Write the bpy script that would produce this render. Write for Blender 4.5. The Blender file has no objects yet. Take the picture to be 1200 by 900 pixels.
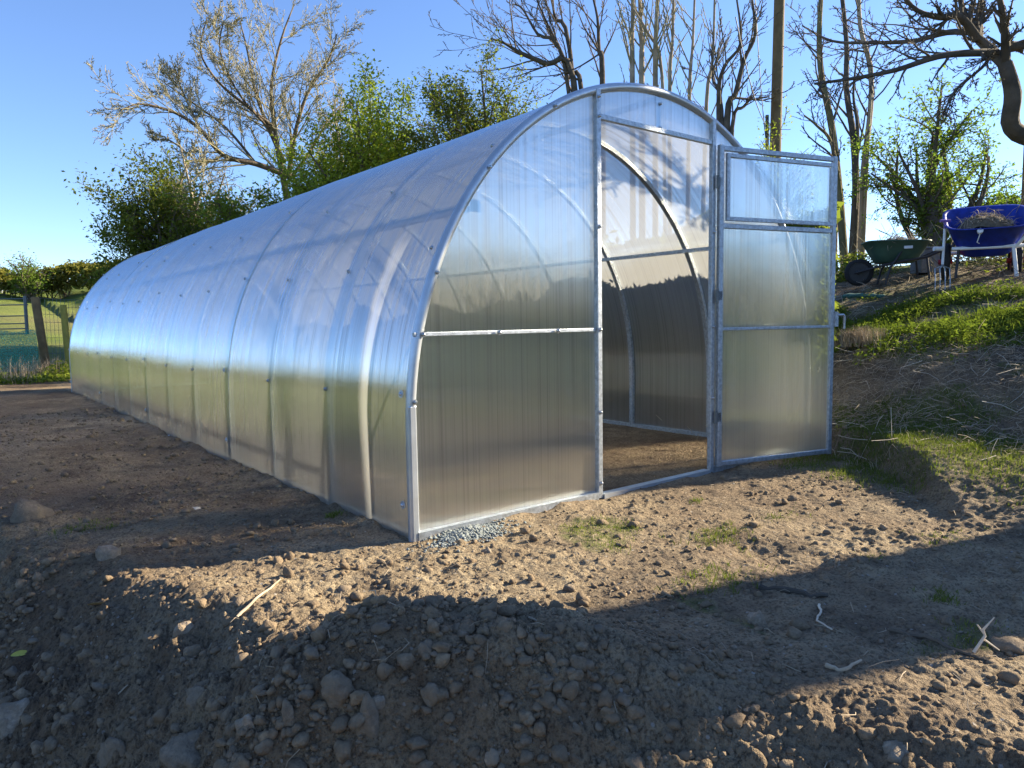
import bpy, math, random
import numpy as np
from mathutils import Vector

# ------------------------------------------------------------------ camera
C = np.array([-2.9544, -2.4811, 0.8744]); YAW, PIT, ROLL, FPX = 0.673, -0.0858, -0.0159, 846.8
scn = bpy.context.scene
col = scn.collection
Fv = np.array([math.sin(YAW)*math.cos(PIT), math.cos(YAW)*math.cos(PIT), math.sin(PIT)])
R0 = np.array([math.cos(YAW), -math.sin(YAW), 0.0]); U0 = np.cross(R0, Fv)
Rv = R0*math.cos(ROLL)+U0*math.sin(ROLL); Uv = -R0*math.sin(ROLL)+U0*math.cos(ROLL)
cam_d = bpy.data.cameras.new("camera"); cam = bpy.data.objects.new("camera", cam_d); col.objects.link(cam)
from mathutils import Matrix
M3 = Matrix((tuple(Rv), tuple(Uv), tuple(-Fv))).transposed()
cam.matrix_world = Matrix.Translation(Vector(C)) @ M3.to_4x4()
cam_d.sensor_width = 36.0; cam_d.lens = 36.0*FPX/1200.0
cam_d.clip_start = 0.05; cam_d.clip_end = 3000
scn.camera = cam

# ------------------------------------------------------------------ light
SUN_EL = math.radians(23.0)
SUN_DIR_TRAVEL = math.radians(163.0)              # direction on the ground in which shadows fall
sx, sy = -math.cos(SUN_DIR_TRAVEL), -math.sin(SUN_DIR_TRAVEL)
sun_vec = Vector((sx*math.cos(SUN_EL), sy*math.cos(SUN_EL), math.sin(SUN_EL)))
sd = bpy.data.lights.new("sun", 'SUN'); sd.energy = 5.0; sd.angle = math.radians(0.55); sd.color = (1.0, 0.86, 0.64)
so = bpy.data.objects.new("sun", sd); col.objects.link(so)
so.rotation_euler = sun_vec.to_track_quat('Z', 'Y').to_euler()
w = bpy.data.worlds.new("World"); scn.world = w; w.use_nodes = True
nt = w.node_tree; nt.nodes.clear()
sky = nt.nodes.new('ShaderNodeTexSky'); sky.sky_type = 'NISHITA'; sky.sun_disc = False
sky.sun_elevation = SUN_EL; sky.sun_rotation = math.atan2(sun_vec.x, sun_vec.y)
sky.air_density = 0.85; sky.dust_density = 0.05; sky.ozone_density = 4.0; sky.altitude = 100
bg = nt.nodes.new('ShaderNodeBackground'); bg.inputs['Strength'].default_value = 0.089
wo = nt.nodes.new('ShaderNodeOutputWorld')
hs = nt.nodes.new('ShaderNodeHueSaturation'); hs.inputs['Saturation'].default_value = 1.02
tint = nt.nodes.new('ShaderNodeMixRGB'); tint.blend_type = 'MULTIPLY'; tint.inputs[0].default_value = 1; tint.inputs[2].default_value = (0.98, 0.935, 1.0, 1)
nt.links.new(sky.outputs[0], hs.inputs['Color']); nt.links.new(hs.outputs[0], tint.inputs[1]); nt.links.new(tint.outputs[0], bg.inputs[0]); nt.links.new(bg.outputs[0], wo.inputs[0])
vs = scn.view_settings; vs.view_transform = 'Standard'; vs.look = 'None'; vs.gamma = 1.0; vs.exposure = 1.72
vs.use_curve_mapping = False
scn.cycles.max_bounces = 10; scn.cycles.transparent_max_bounces = 24
scn.cycles.diffuse_bounces = 3; scn.cycles.glossy_bounces = 4; scn.cycles.transmission_bounces = 6

rng = np.random.default_rng(7); random.seed(7)

# ------------------------------------------------------------------ helpers
def ray(u, v):
    return Fv + Rv*(u-600)/FPX - Uv*(v-450)/FPX
def dep(u, v, D):
    d = ray(u, v); h = math.hypot(d[0], d[1]); return C + d/h*D

def _hash(ix, iy, s):
    h = (ix.astype(np.int64)*374761393 + iy.astype(np.int64)*668265263 + s*974711) & 0xffffffff
    h = ((h ^ (h >> 13))*1274126177) & 0xffffffff
    h = h ^ (h >> 16)
    return (h & 0xffffff)/float(0xffffff)
def vnoise(x, y, s=0):
    x = np.asarray(x, float); y = np.asarray(y, float)
    ix = np.floor(x); iy = np.floor(y); fx = x-ix; fy = y-iy
    fx = fx*fx*fx*(fx*(fx*6-15)+10); fy = fy*fy*fy*(fy*(fy*6-15)+10)
    a = _hash(ix, iy, s); b = _hash(ix+1, iy, s); c = _hash(ix, iy+1, s); d = _hash(ix+1, iy+1, s)
    return (a*(1-fx)+b*fx)*(1-fy)+(c*(1-fx)+d*fx)*fy
def fbm(x, y, f, octv=4, s=0, gain=0.5):
    t = 0; a = 1; n = 0
    c_, s_ = math.cos(.7), math.sin(.7)
    for i in range(octv):
        t = t+a*vnoise(x*f, y*f, s+i); n += a; a *= gain; f *= 2.03
        x, y = x*c_-y*s_+3.1, x*s_+y*c_-1.7
    return t/n-0.5
def sst(a, b, x):
    t = np.clip((x-a)/(b-a), 0, 1); return t*t*(3-2*t)

def polydist(x, y, pts):
    """signed distance (positive on the right hand side of the direction) to an open polyline"""
    best = np.full(np.shape(x), 1e9); sg = np.ones(np.shape(x))
    for (x0, y0), (x1, y1) in zip(pts[:-1], pts[1:]):
        dx, dy = x1-x0, y1-y0; L2 = dx*dx+dy*dy
        t = np.clip(((x-x0)*dx+(y-y0)*dy)/L2, 0, 1)
        ex = x-x0-t*dx; ey = y-y0-t*dy; d = np.hypot(ex, ey)
        cr = dx*(y-y0)-dy*(x-x0)
        m = d < best-1e-9
        best = np.where(m, d, best); sg = np.where(m, np.where(cr < 0, 1., -1.), sg)
    return best*sg

PAD = [(-6.5, 12.0), (-3.4, 4.2), (-2.74, 1.6), (-2.42, 0.2), (-2.17, -0.62), (-1.74, -1.02), (-1.30, -1.75), (-0.9, -4.0), (-0.5, -12)]
BANK = [(1.62, 12.0), (1.66, 2.0), (1.62, 0.6), (1.42, -0.32), (1.05, -0.72), (0.55, -1.10), (0.2, -1.25)]

def macro(x, y):
    x = np.asarray(x, float); y = np.asarray(y, float)
    z = np.zeros(np.broadcast(x, y).shape)
    # hill on the right
    s = x-0.16*np.clip(y, -8, 3)-1.75
    s = np.where(y > 3, x-1.75-0.48, s)
    z = z+1.95*(1-np.exp(-np.clip(s, 0, None)*0.27))*sst(-.3, .8, s)*(1-0.0*s)
    z = z+0.02*np.clip(s-9, 0, 60)*0.2
    # cut bank near the door
    b = -polydist(x, y, BANK)
    fade = sst(0.15, 1.2, x)*(1-sst(2.2, 4, x))
    z = z+0.17*sst(0.0, 0.11, b+0.05*fbm(x, y, 2.2, 2, 40)*2)*fade
    # field beyond rising away
    z = z+sst(10, 16, y)*0.25*(1-sst(-1, 2.5, x))+(0.05*np.clip(y-15, 0, 33)+0.0012*np.clip(y-15, 0, 33)**2)*(1-sst(3, 14, x)*0.7)
    z = z+0.03*np.clip(y-63, 0, 400)*0.3
    # left field
    z = z+0.012*np.clip(-x-9, 0, 80)
    # foreground falls away
    d = -polydist(x, y, PAD)
    d = -d
    z = z-0.44*sst(0.0, 0.85, d)*(1-sst(3.0, 8, d)) * (1-sst(4, 9, y))
    # low rim of the strip
    z = z+0.035*np.exp(-((d-0.02)/0.16)**2)*(1-sst(0.0, 1.2, y))*sst(-1.6, -.7, y)
    # heap in the foreground
    hx, hy = x+1.99, y+1.12
    a = 0.74; u_ = hx*math.cos(a)-hy*math.sin(a)*1.0; v_ = hx*math.sin(a)+hy*math.cos(a)
    z = z+0.235*np.exp(-((hx*0.80-hy*0.60)/0.40)**2-((hx*0.60+hy*0.80)/0.23)**2)
    hx, hy = x+2.36, y+0.92
    z = z+0.16*np.exp(-(hx/0.27)**2-(hy/0.22)**2)
    # dips
    for (px, py, rr, dd) in ((-1.86, -1.12, .05, .06), (-1.98, -1.05, .06, .05), (-0.55, -0.95, .09, .03), (-2.4, -0.35, .07, .05)):
        z = z-dd*np.exp(-((x-px)**2+(y-py)**2)/rr**2)
    return z

def worley(x, y, f, s):
    X = x*f; Y = y*f; ix = np.floor(X); iy = np.floor(Y); best = np.full(X.shape, 9.); h = np.zeros(X.shape)
    for a in (-1, 0, 1):
        for b in (-1, 0, 1):
            cx_ = ix+a; cy_ = iy+b; px = cx_+_hash(cx_, cy_, s); py = cy_+_hash(cx_, cy_, s+1)
            d = np.hypot(X-px, Y-py); m = d < best; best = np.where(m, d, best); h = np.where(m, _hash(cx_, cy_, s+2), h)
    return best, h
def in_house(x, y, m=0.0):
    return (np.abs(x) < 1.5+m) & (y > -m) & (y < 9.08+m)

def height(x, y, micro=False):
    x = np.asarray(x, float); y = np.asarray(y, float)
    z = macro(x, y)
    r = np.hypot(x-C[0], y-C[1])
    d = polydist(x, y, PAD)
    heap = sst(-0.1, 0.4, d)*(1-sst(5, 9, y))
    near = np.exp(-(r/14)**2)
    inside = in_house(x, y, 0.0)
    edge = np.minimum(np.minimum(np.abs(np.abs(x)-1.5)+np.where((y > -.1) & (y < 9.2), 0, 9), np.abs(y)+np.where(np.abs(x) < 1.55, 0, 9)), 9)
    flat = sst(0.0, 0.22, edge)
    slope = sst(1.3, 2.5, x-0.16*np.clip(y, -8, 3))
    amp = 0.6+0.7*heap+0.6*slope
    n = 0.085*fbm(x, y, 1.1, 3, 3)*amp + 0.055*fbm(x, y, 5.0, 4, 11, .55)*amp
    # crumbly ridged detail
    q = np.abs(fbm(x, y, 13, 3, 23))
    n = n+(0.035*amp)*(0.12-q)*(0.5+0.9*sst(-.05, .12, fbm(x, y, 1.7, 2, 77)))
    n = n+0.010*fbm(x, y, 48, 2, 31)*(0.7+heap)
    if micro:
        wx = x+.03*fbm(x, y, 14, 2, 41); wy = y+.03*fbm(x, y, 14, 2, 43)
        msk = sst(-.1, .12, fbm(x, y, 2.2, 3, 47)+.10*heap)
        for f_, a_ in ((12, .013), (27, .014), (60, .009)):
            d_, h_ = worley(wx, wy, f_, 300+int(f_)); n = n+a_*np.sqrt(np.clip(1-(d_/.62)**2, 0, 1))*sst(.45-.25*heap, .95, h_)*msk*(.48+.72*heap)
    z = z+n*near*(0.25+0.75*flat)*np.where(inside, 0.7, 1.0)
    z = z+(~inside)*.030*np.exp(-(edge/.07)**2)*sst(-.25, .3, fbm(x, y, 6, 3, 55))*np.where((np.abs(x) < .5) & (y < .3), .4, 1)
    far = 1-near
    z = z+far*0.25*fbm(x, y, 0.12, 3, 5)*sst(12, 30, r)
    hills = sst(90, 260, r)
    z = z+hills*(6+26*(fbm(x, y, 0.0045, 3, 9)+.1))*(1-sst(20, 200, x)*0.6)
    return z
_h1 = lambda x, y: float(height(np.array([x]), np.array([y]))[0])
def hit(u, v, lift=0.0):
    d = ray(u, v); ts = np.concatenate([np.linspace(0.8, 14, 900), np.linspace(14, 120, 500)])
    P = C[None]+d[None]*ts[:, None]
    h = height(P[:, 0], P[:, 1]); k = np.argmax(P[:, 2] < h)
    p = P[k]; return np.array([p[0], p[1], h[k]+lift])

# ------------------------------------------------------------------ materials
def newmat(name):
    m = bpy.data.materials.new(name); m.use_nodes = True; t = m.node_tree; t.nodes.clear()
    o = t.nodes.new('ShaderNodeOutputMaterial'); return m, t, o
def N(t, typ, **kw):
    n = t.nodes.new(typ)
    for k, v in kw.items(): setattr(n, k, v)
    return n
def ramp(t, fac, stops):
    r = N(t, 'ShaderNodeValToRGB'); e = r.color_ramp.elements
    while len(e) < len(stops): e.new(0.5)
    for i, (p, c) in enumerate(stops): e[i].position = p; e[i].color = (c[0], c[1], c[2], 1)
    t.links.new(fac, r.inputs[0]); return r.outputs[0]
def noise(t, vec, sc, det=4, rough=0.55, dist=0):
    n = N(t, 'ShaderNodeTexNoise'); n.inputs['Scale'].default_value = sc; n.inputs['Detail'].default_value = det
    n.inputs['Roughness'].default_value = rough; n.inputs['Distortion'].default_value = dist
    if vec is not None: t.links.new(vec, n.inputs['Vector'])
    return n.outputs[0]
def mathn(t, op, a, b=None, c=None, clamp=False):
    n = N(t, 'ShaderNodeMath', operation=op); n.use_clamp = clamp
    for i, v in enumerate((a, b, c)):
        if v is None: continue
        if isinstance(v, (int, float)): n.inputs[i].default_value = v
        else: t.links.new(v, n.inputs[i])
    return n.outputs[0]
def mixc(t, f, a, b, mode='MIX'):
    n = N(t, 'ShaderNodeMixRGB', blend_type=mode)
    for i, v in enumerate((f, a, b)):
        if isinstance(v, (int, float)): n.inputs[i].default_value = v
        elif isinstance(v, tuple): n.inputs[i].default_value = (v[0], v[1], v[2], 1)
        else: t.links.new(v, n.inputs[i])
    return n.outputs[0]
def simple(name, c, rough=0.6, metal=0.0, var=0.25, sc=12, bump=0.0, bsc=60, spec=0.4):
    m, t, o = newmat(name); b = N(t, 'ShaderNodeBsdfPrincipled'); tc = N(t, 'ShaderNodeTexCoord')
    n = noise(t, tc.outputs['Object'], sc, 5, .6)
    lo = tuple(x*(1-var) for x in c); hi = tuple(min(1, x*(1+var)) for x in c)
    t.links.new(ramp(t, n, [(0.3, lo), (0.7, hi)]), b.inputs['Base Color'])
    b.inputs['Roughness'].default_value = rough; b.inputs['Metallic'].default_value = metal
    b.inputs['Specular IOR Level'].default_value = spec
    if bump:
        bn = N(t, 'ShaderNodeBump'); bn.inputs['Strength'].default_value = bump; bn.inputs['Distance'].default_value = 0.02
        t.links.new(noise(t, tc.outputs['Object'], bsc, 5, .65), bn.inputs['Height']); t.links.new(bn.outputs[0], b.inputs['Normal'])
    t.links.new(b.outputs[0], o.inputs[0]); return m
def stonemat(name, c, dirt=(0.22, 0.17, 0.115)):
    m, t, o = newmat(name); b = N(t, 'ShaderNodeBsdfPrincipled'); tc = N(t, 'ShaderNodeTexCoord'); gi = N(t, 'ShaderNodeNewGeometry'); P = gi.outputs['Position']
    base = ramp(t, gi.outputs['Random Per Island'], [(0, tuple(x*.7 for x in c)), (.5, c), (1, (c[0]*1.25, c[1]*1.2, c[2]*1.1))])
    base = mixc(t, ramp(t, noise(t, P, 60, 6, .7), [(.35, (0, 0, 0)), (.7, (1, 1, 1))]), tuple(x*.6 for x in c), base)
    f = ramp(t, noise(t, P, 22, 6, .72), [(.42, (0, 0, 0)), (.56, (1, 1, 1))])
    t.links.new(mixc(t, mathn(t, 'MULTIPLY', f, .85), base, dirt), b.inputs['Base Color']); b.inputs['Roughness'].default_value = .95; b.inputs['Specular IOR Level'].default_value = .2
    bn = N(t, 'ShaderNodeBump'); bn.inputs['Strength'].default_value = .8; bn.inputs['Distance'].default_value = .008
    t.links.new(mathn(t, 'ADD', noise(t, P, 45, 6, .7), mathn(t, 'MULTIPLY', f, .4)), bn.inputs['Height']); t.links.new(bn.outputs[0], b.inputs['Normal'])
    t.links.new(b.outputs[0], o.inputs[0]); return m
def leafmat(name, c1, c2, tr=0.45):
    m, t, o = newmat(name); tc = N(t, 'ShaderNodeTexCoord'); gi = N(t, 'ShaderNodeNewGeometry')
    cc = ramp(t, gi.outputs['Random Per Island'], [(0.0, c1), (1.0, c2)])
    cc2 = mixc(t, noise(t, tc.outputs['Object'], 0.8, 3), cc, tuple(x*0.75 for x in c1))
    d = N(t, 'ShaderNodeBsdfDiffuse'); r = N(t, 'ShaderNodeBsdfTranslucent'); mx = N(t, 'ShaderNodeMixShader'); mx.inputs[0].default_value = tr
    t.links.new(cc2, d.inputs[0]); t.links.new(mixc(t, 1.0, cc2, (1.0, 1.1, .6), 'MULTIPLY'), r.inputs[0])
    t.links.new(d.outputs[0], mx.inputs[1]); t.links.new(r.outputs[0], mx.inputs[2]); t.links.new(mx.outputs[0], o.inputs[0]); return m

def soilmat():
    m, t, o = newmat('soil'); b = N(t, 'ShaderNodeBsdfPrincipled'); tc = N(t, 'ShaderNodeTexCoord'); P = tc.outputs['Object']
    n1 = noise(t, P, 0.9, 5, .6); n2 = noise(t, P, 9, 6, .65); n3 = noise(t, P, 90, 4, .7)
    c = ramp(t, n2, [(0.25, (0.20, 0.152, 0.100)), (0.5, (0.37, 0.292, 0.190)), (0.8, (0.52, 0.425, 0.275))])
    c = mixc(t, ramp(t, n1, [(.4, (0, 0, 0)), (.60, (1, 1, 1))]), c, mixc(t, 0.65, c, (0.175, 0.125, 0.085)))
    c = mixc(t, ramp(t, noise(t, P, 2.7, 6, .7, .6), [(.50, (0, 0, 0)), (.68, (.75, .75, .75))]), c, (0.11, 0.082, 0.06))
    c = mixc(t, ramp(t, noise(t, P, 5.3, 6, .75), [(.58, (0, 0, 0)), (.72, (.6, .6, .6))]), c, (0.42, 0.33, 0.21))
    c = mixc(t, mathn(t, 'MULTIPLY', ramp(t, n3, [(.36, (1, 1, 1)), (.52, (0, 0, 0))]), .70), c, (0.05, 0.035, 0.025))
    # pale grit
    vo = N(t, 'ShaderNodeTexVoronoi'); vo.inputs['Scale'].default_value = 55; t.links.new(P, vo.inputs['Vector'])
    vr = N(t, 'ShaderNodeSeparateColor'); t.links.new(vo.outputs['Color'], vr.inputs[0])
    g = mathn(t, 'MULTIPLY', mathn(t, 'LESS_THAN', vo.outputs['Distance'], 0.26), mathn(t, 'GREATER_THAN', vr.outputs[0], 0.93))
    c = mixc(t, g, c, (0.36, 0.33, 0.29))
    # masks
    ad = N(t, 'ShaderNodeAttribute', attribute_name='damp_shade'); ag = N(t, 'ShaderNodeAttribute', attribute_name='grass'); af = N(t, 'ShaderNodeAttribute', attribute_name='field')
    c = mixc(t, mathn(t, 'MULTIPLY', ad.outputs['Fac'], 0.75), c, mixc(t, 1.0, c, (0.74, 0.67, 0.60), 'MULTIPLY'))
    gc = ramp(t, noise(t, P, 25, 5, .7), [(.3, (0.035, 0.06, 0.012)), (.7, (0.12, 0.17, 0.03))])
    gm = mathn(t, 'MULTIPLY', mathn(t, 'MULTIPLY', ag.outputs['Fac'], .7), ramp(t, noise(t, P, 14, 5, .7), [(.38, (0, 0, 0)), (.55, (1, 1, 1))]), clamp=True)
    c = mixc(t, gm, c, gc)
    fc = ramp(t, noise(t, P, 0.35, 5, .7), [(.3, (0.075, 0.115, 0.02)), (.7, (0.19, 0.23, 0.045))])
    fc = mixc(t, ramp(t, noise(t, P, 0.05, 4, .6), [(.45, (0, 0, 0)), (.6, (1, 1, 1))]), fc, (0.17, 0.165, 0.06))
    c = mixc(t, af.outputs['Fac'], c, fc)
    t.links.new(c, b.inputs['Base Color']); b.inputs['Roughness'].default_value = 0.95; b.inputs['Specular IOR Level'].default_value = 0.15
    bn = N(t, 'ShaderNodeBump'); bn.inputs['Strength'].default_value = 0.9; bn.inputs['Distance'].default_value = 0.034
    hh = mathn(t, 'ADD', n2, mathn(t, 'MULTIPLY', n3, 0.5)); hh = mathn(t, 'ADD', hh, mathn(t, 'MULTIPLY', noise(t, P, 34, 4, .7), .6)); hh = mathn(t, 'ADD', hh, mathn(t, 'MULTIPLY', noise(t, P, 300, 3, .6), .25))
    t.links.new(hh, bn.inputs['Height']); t.links.new(bn.outputs[0], b.inputs['Normal'])
    t.links.new(b.outputs[0], o.inputs[0]); return m

def polymat(name='polycarbonate', base_gloss=0.34, clear=0.47):
    """twin wall sheet: flutes run along V of the uv map, u is metres across the flutes"""
    m, t, o = newmat(name); uv = N(t, 'ShaderNodeUVMap'); uv.uv_map = 'UVMap'
    sp = N(t, 'ShaderNodeSeparateXYZ'); t.links.new(uv.outputs[0], sp.inputs[0]); U, V = sp.outputs[0], sp.outputs[1]
    def str_(sc, vs, det, seed):
        cb = N(t, 'ShaderNodeCombineXYZ'); t.links.new(mathn(t, 'MULTIPLY', U, sc), cb.inputs[0]); t.links.new(mathn(t, 'MULTIPLY', V, vs), cb.inputs[1]); cb.inputs[2].default_value = seed
        return noise(t, cb.outputs[0], 1.0, det, .6)
    s1 = str_(95, 0.25, 1, 0.0); s2 = str_(28, 0.5, 2, 4.0); s3 = str_(2.0, 2.0, 4, 9.0)
    st = mathn(t, 'ADD', mathn(t, 'MULTIPLY', s1, .6), mathn(t, 'MULTIPLY', s2, .4))
    stn = ramp(t, st, [(.36, (0, 0, 0)), (.64, (1, 1, 1))])
    bn = N(t, 'ShaderNodeBump'); bn.inputs['Strength'].default_value = 0.25; bn.inputs['Distance'].default_value = 0.002
    t.links.new(st, bn.inputs['Height'])
    tr = N(t, 'ShaderNodeBsdfTransparent'); tr.inputs[0].default_value = (0.86, 0.86, 0.83, 1)
    tl = N(t, 'ShaderNodeBsdfTranslucent'); tl.inputs[0].default_value = (0.92, 0.95, 0.97, 1)
    df = N(t, 'ShaderNodeBsdfDiffuse'); df.inputs[0].default_value = (0.80, 0.84, 0.88, 1)
    rf = N(t, 'ShaderNodeBsdfRefraction'); rf.inputs['Color'].default_value = (0.87, 0.86, 0.80, 1); rf.inputs['Roughness'].default_value = 0.5; rf.inputs['IOR'].default_value = 1.16
    gl = N(t, 'ShaderNodeBsdfAnisotropic'); gl.distribution = 'GGX'
    gl.inputs['Color'].default_value = (0.88, 0.965, 1.0, 1); gl.inputs['Roughness'].default_value = 0.23; gl.inputs['Anisotropy'].default_value = 0.86
    tg = N(t, 'ShaderNodeTangent'); tg.direction_type = 'UV_MAP'; tg.uv_map = 'UVMap'
    t.links.new(tg.outputs[0], gl.inputs['Tangent']); gl.inputs['Rotation'].default_value = 0.25
    t.links.new(bn.outputs[0], gl.inputs['Normal']); t.links.new(bn.outputs[0], rf.inputs['Normal'])
    def mix(f, a, b):
        n = N(t, 'ShaderNodeMixShader')
        if isinstance(f, (int, float)): n.inputs[0].default_value = f
        else: t.links.new(f, n.inputs[0])
        t.links.new(a.outputs[0], n.inputs[1]); t.links.new(b.outputs[0], n.inputs[2]); return n
    # transmission: clear share goes up in some flutes
    cl = mathn(t, 'MULTIPLY_ADD', stn, 0.50, clear-0.25)
    trans = mix(cl, rf, tr)
    scat = mix(0.05, tl, df)
    body = mix(mathn(t, 'MULTIPLY_ADD', stn, -0.12, 0.30), trans, scat)
    bf = N(t, 'ShaderNodeNewGeometry').outputs['Backfacing']
    fr = N(t, 'ShaderNodeFresnel'); t.links.new(mathn(t, 'MULTIPLY_ADD', bf, 1/1.75-1.75, 1.75), fr.inputs[0])   # the sheet is thin: same on both sides
    t.links.new(mathn(t, 'MULTIPLY_ADD', bf, 1/1.24-1.24, 1.24), rf.inputs['IOR'])
    f = mathn(t, 'ADD', mathn(t, 'MULTIPLY', fr.outputs[0], 1.0), base_gloss)
    f = mathn(t, 'MULTIPLY', f, mathn(t, 'MULTIPLY_ADD', stn, -0.60, 1.30))
    f = mathn(t, 'MULTIPLY', f, mathn(t, 'MULTIPLY_ADD', s3, 0.3, .85), clamp=True)
    fin = mix(f, body, gl)
    # dried soil splashed on the foot of the sheets and faint dust above it
    tco = N(t, 'ShaderNodeTexCoord'); sz_ = N(t, 'ShaderNodeSeparateXYZ'); t.links.new(tco.outputs['Object'], sz_.inputs[0])
    low = mathn(t, 'MULTIPLY_ADD', sz_.outputs[2], -1/0.34, 1.0, clamp=True)
    sp1 = noise(t, tco.outputs['Object'], 9, 6, .7); sp2 = noise(t, tco.outputs['Object'], 70, 4, .7)
    dm = mathn(t, 'MULTIPLY', mathn(t, 'POWER', low, 2.2), mathn(t, 'MULTIPLY_ADD', sp1, 1.8, -.35, clamp=True))
    dm = mathn(t, 'ADD', dm, mathn(t, 'MULTIPLY', ramp(t, sp2, [(.62, (0, 0, 0)), (.72, (1, 1, 1))]), mathn(t, 'MULTIPLY', low, .35)), clamp=True)
    dd = N(t, 'ShaderNodeBsdfDiffuse'); dd.inputs[0].default_value = (0.30, 0.255, 0.20, 1)
    fin = mix(mathn(t, 'MULTIPLY', dm, .75), fin, dd)
    t.links.new(fin.outputs[0], o.inputs[0]); return m

MAT = dict(
    soil=soilmat(), poly=polymat(),
    galv=simple('galvanised_steel', (0.40, 0.44, 0.48), 0.42, 0.7, .30, 55, .15, 90),
    galvd=simple('weathered_steel', (0.14, 0.16, 0.17), 0.5, 0.4, .15, 20),
    alu=simple('arch_trim', (0.50, 0.54, 0.58), 0.34, 0.6, .10, 14),
    bolt=simple('bolt_steel', (0.40, 0.43, 0.47), 0.3, 0.9, .1, 10),
    rubber=simple('rubber', (0.02, 0.02, 0.022), .8),
    bark=simple('bark', (0.13, 0.10, 0.07), .95, 0, .45, 5, .6, 20),
    barkpale=simple('pale_bark', (0.30, 0.25, 0.18), .9, 0, .35, 4, .5, 20),
    barkdark=simple('dark_bark', (0.09, 0.075, 0.058), .95, 0, .45, 6, .7, 18),
    barkmoss=simple('mossy_bark', (0.15, 0.13, 0.06), .95, 0, .5, 3, .6, 18),
    twig=simple('twigs', (0.27, 0.245, 0.15), .9, 0, .3, 2),
    twigdark=simple('dark_twigs', (0.11, 0.09, 0.068), .9, 0, .3, 2),
    leafbright=leafmat('bright_leaves', (0.26, 0.33, 0.04), (0.54, 0.58, 0.10)),
    leafgreen=leafmat('green_leaves', (0.16, 0.22, 0.035), (0.36, 0.40, 0.08)),
    leafdark=leafmat('dark_leaves', (0.13, 0.165, 0.035), (0.33, 0.35, 0.09), .55),
    leafbud=leafmat('buds', (0.14, 0.15, 0.045), (0.32, 0.32, 0.11), .2),
    leafspring=leafmat('spring_leaves', (0.14, 0.22, 0.04), (0.30, 0.38, 0.09), .5),
    hedge=leafmat('hedge_leaves', (0.12, 0.12, 0.03), (0.40, 0.36, 0.08), .3),
    nettle=leafmat('nettle_leaves', (0.12, 0.17, 0.03), (0.33, 0.38, 0.08), .4),
    grassm=leafmat('grass_blades', (0.12, 0.16, 0.03), (0.34, 0.35, 0.10), .35),
    straw=simple('dead_stalk', (0.40, 0.32, 0.22), .85, 0, .35, 8),
    strawpale=simple('pale_stalk', (0.58, 0.50, 0.38), .8, 0, .2, 8),
    stone=stonemat('grey_stone', (0.25, 0.20, 0.145)), stonepale=stonemat('pale_stone', (0.40, 0.33, 0.25), (0.24, 0.185, 0.125)),
    clod=stonemat('soil_clod', (0.30, 0.228, 0.15), (0.19, 0.14, 0.09)),
    gravel=simple('blue_grey_gravel', (0.20, 0.225, 0.22), .85, 0, .3, 40, .4, 80),
    wood=simple('weathered_wood', (0.19, 0.125, 0.055), .9, 0, .35, 6, .4, 40),
    woodyellow=simple('yellow_green_wood', (0.34, 0.29, 0.06), .9, 0, .3, 6, .3, 40),
    pole=simple('pole_wood', (0.15, 0.11, 0.06), .9, 0, .3, 5, .3, 30),
    blue=simple('blue_plastic', (0.007, 0.028, 0.28), .5, 0, .35, 14),
    green=simple('green_plastic', (0.045, 0.10, 0.075), .5, 0, .15, 8),
    white=simple('white_paint', (0.72, 0.74, 0.76), .45, 0, .1, 12),
    black=simple('black_paint', (0.03, 0.03, 0.035), .5, 0, .2, 12),
    red=simple('red_rim', (0.32, 0.03, 0.04), .5),
    purple=simple('purple_grip', (0.18, 0.10, 0.30), .5),
    greybox=simple('grey_plastic', (0.20, 0.21, 0.23), .6),
    net=simple('green_netting', (0.05, 0.30, 0.22), .7, 0, .2, 40),
    weed=simple('dried_weeds', (0.14, 0.11, 0.07), .95, 0, .5, 20, .8, 60),
    wire=simple('fence_wire', (0.18, 0.21, 0.22), .5, .5, .1, 5),
)

def see_through(m, amount, scale):
    t = m.node_tree; o = [n for n in t.nodes if n.type == 'OUTPUT_MATERIAL'][0]; src = o.inputs[0].links[0].from_socket
    tr = N(t, 'ShaderNodeBsdfTransparent'); mx = N(t, 'ShaderNodeMixShader'); tc = N(t, 'ShaderNodeTexCoord'); ck = N(t, 'ShaderNodeTexBrick')
    v = noise(t, tc.outputs['Object'], scale, 3, .6); t.links.new(ramp(t, v, [(amount-.06, (.15, .15, .15)), (amount+.06, (.60, .60, .60))]), mx.inputs[0])
    t.nodes.remove(ck); t.links.new(src, mx.inputs[1]); t.links.new(tr.outputs[0], mx.inputs[2]); t.links.new(mx.outputs[0], o.inputs[0])
see_through(MAT['net'], .5, 60)
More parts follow.
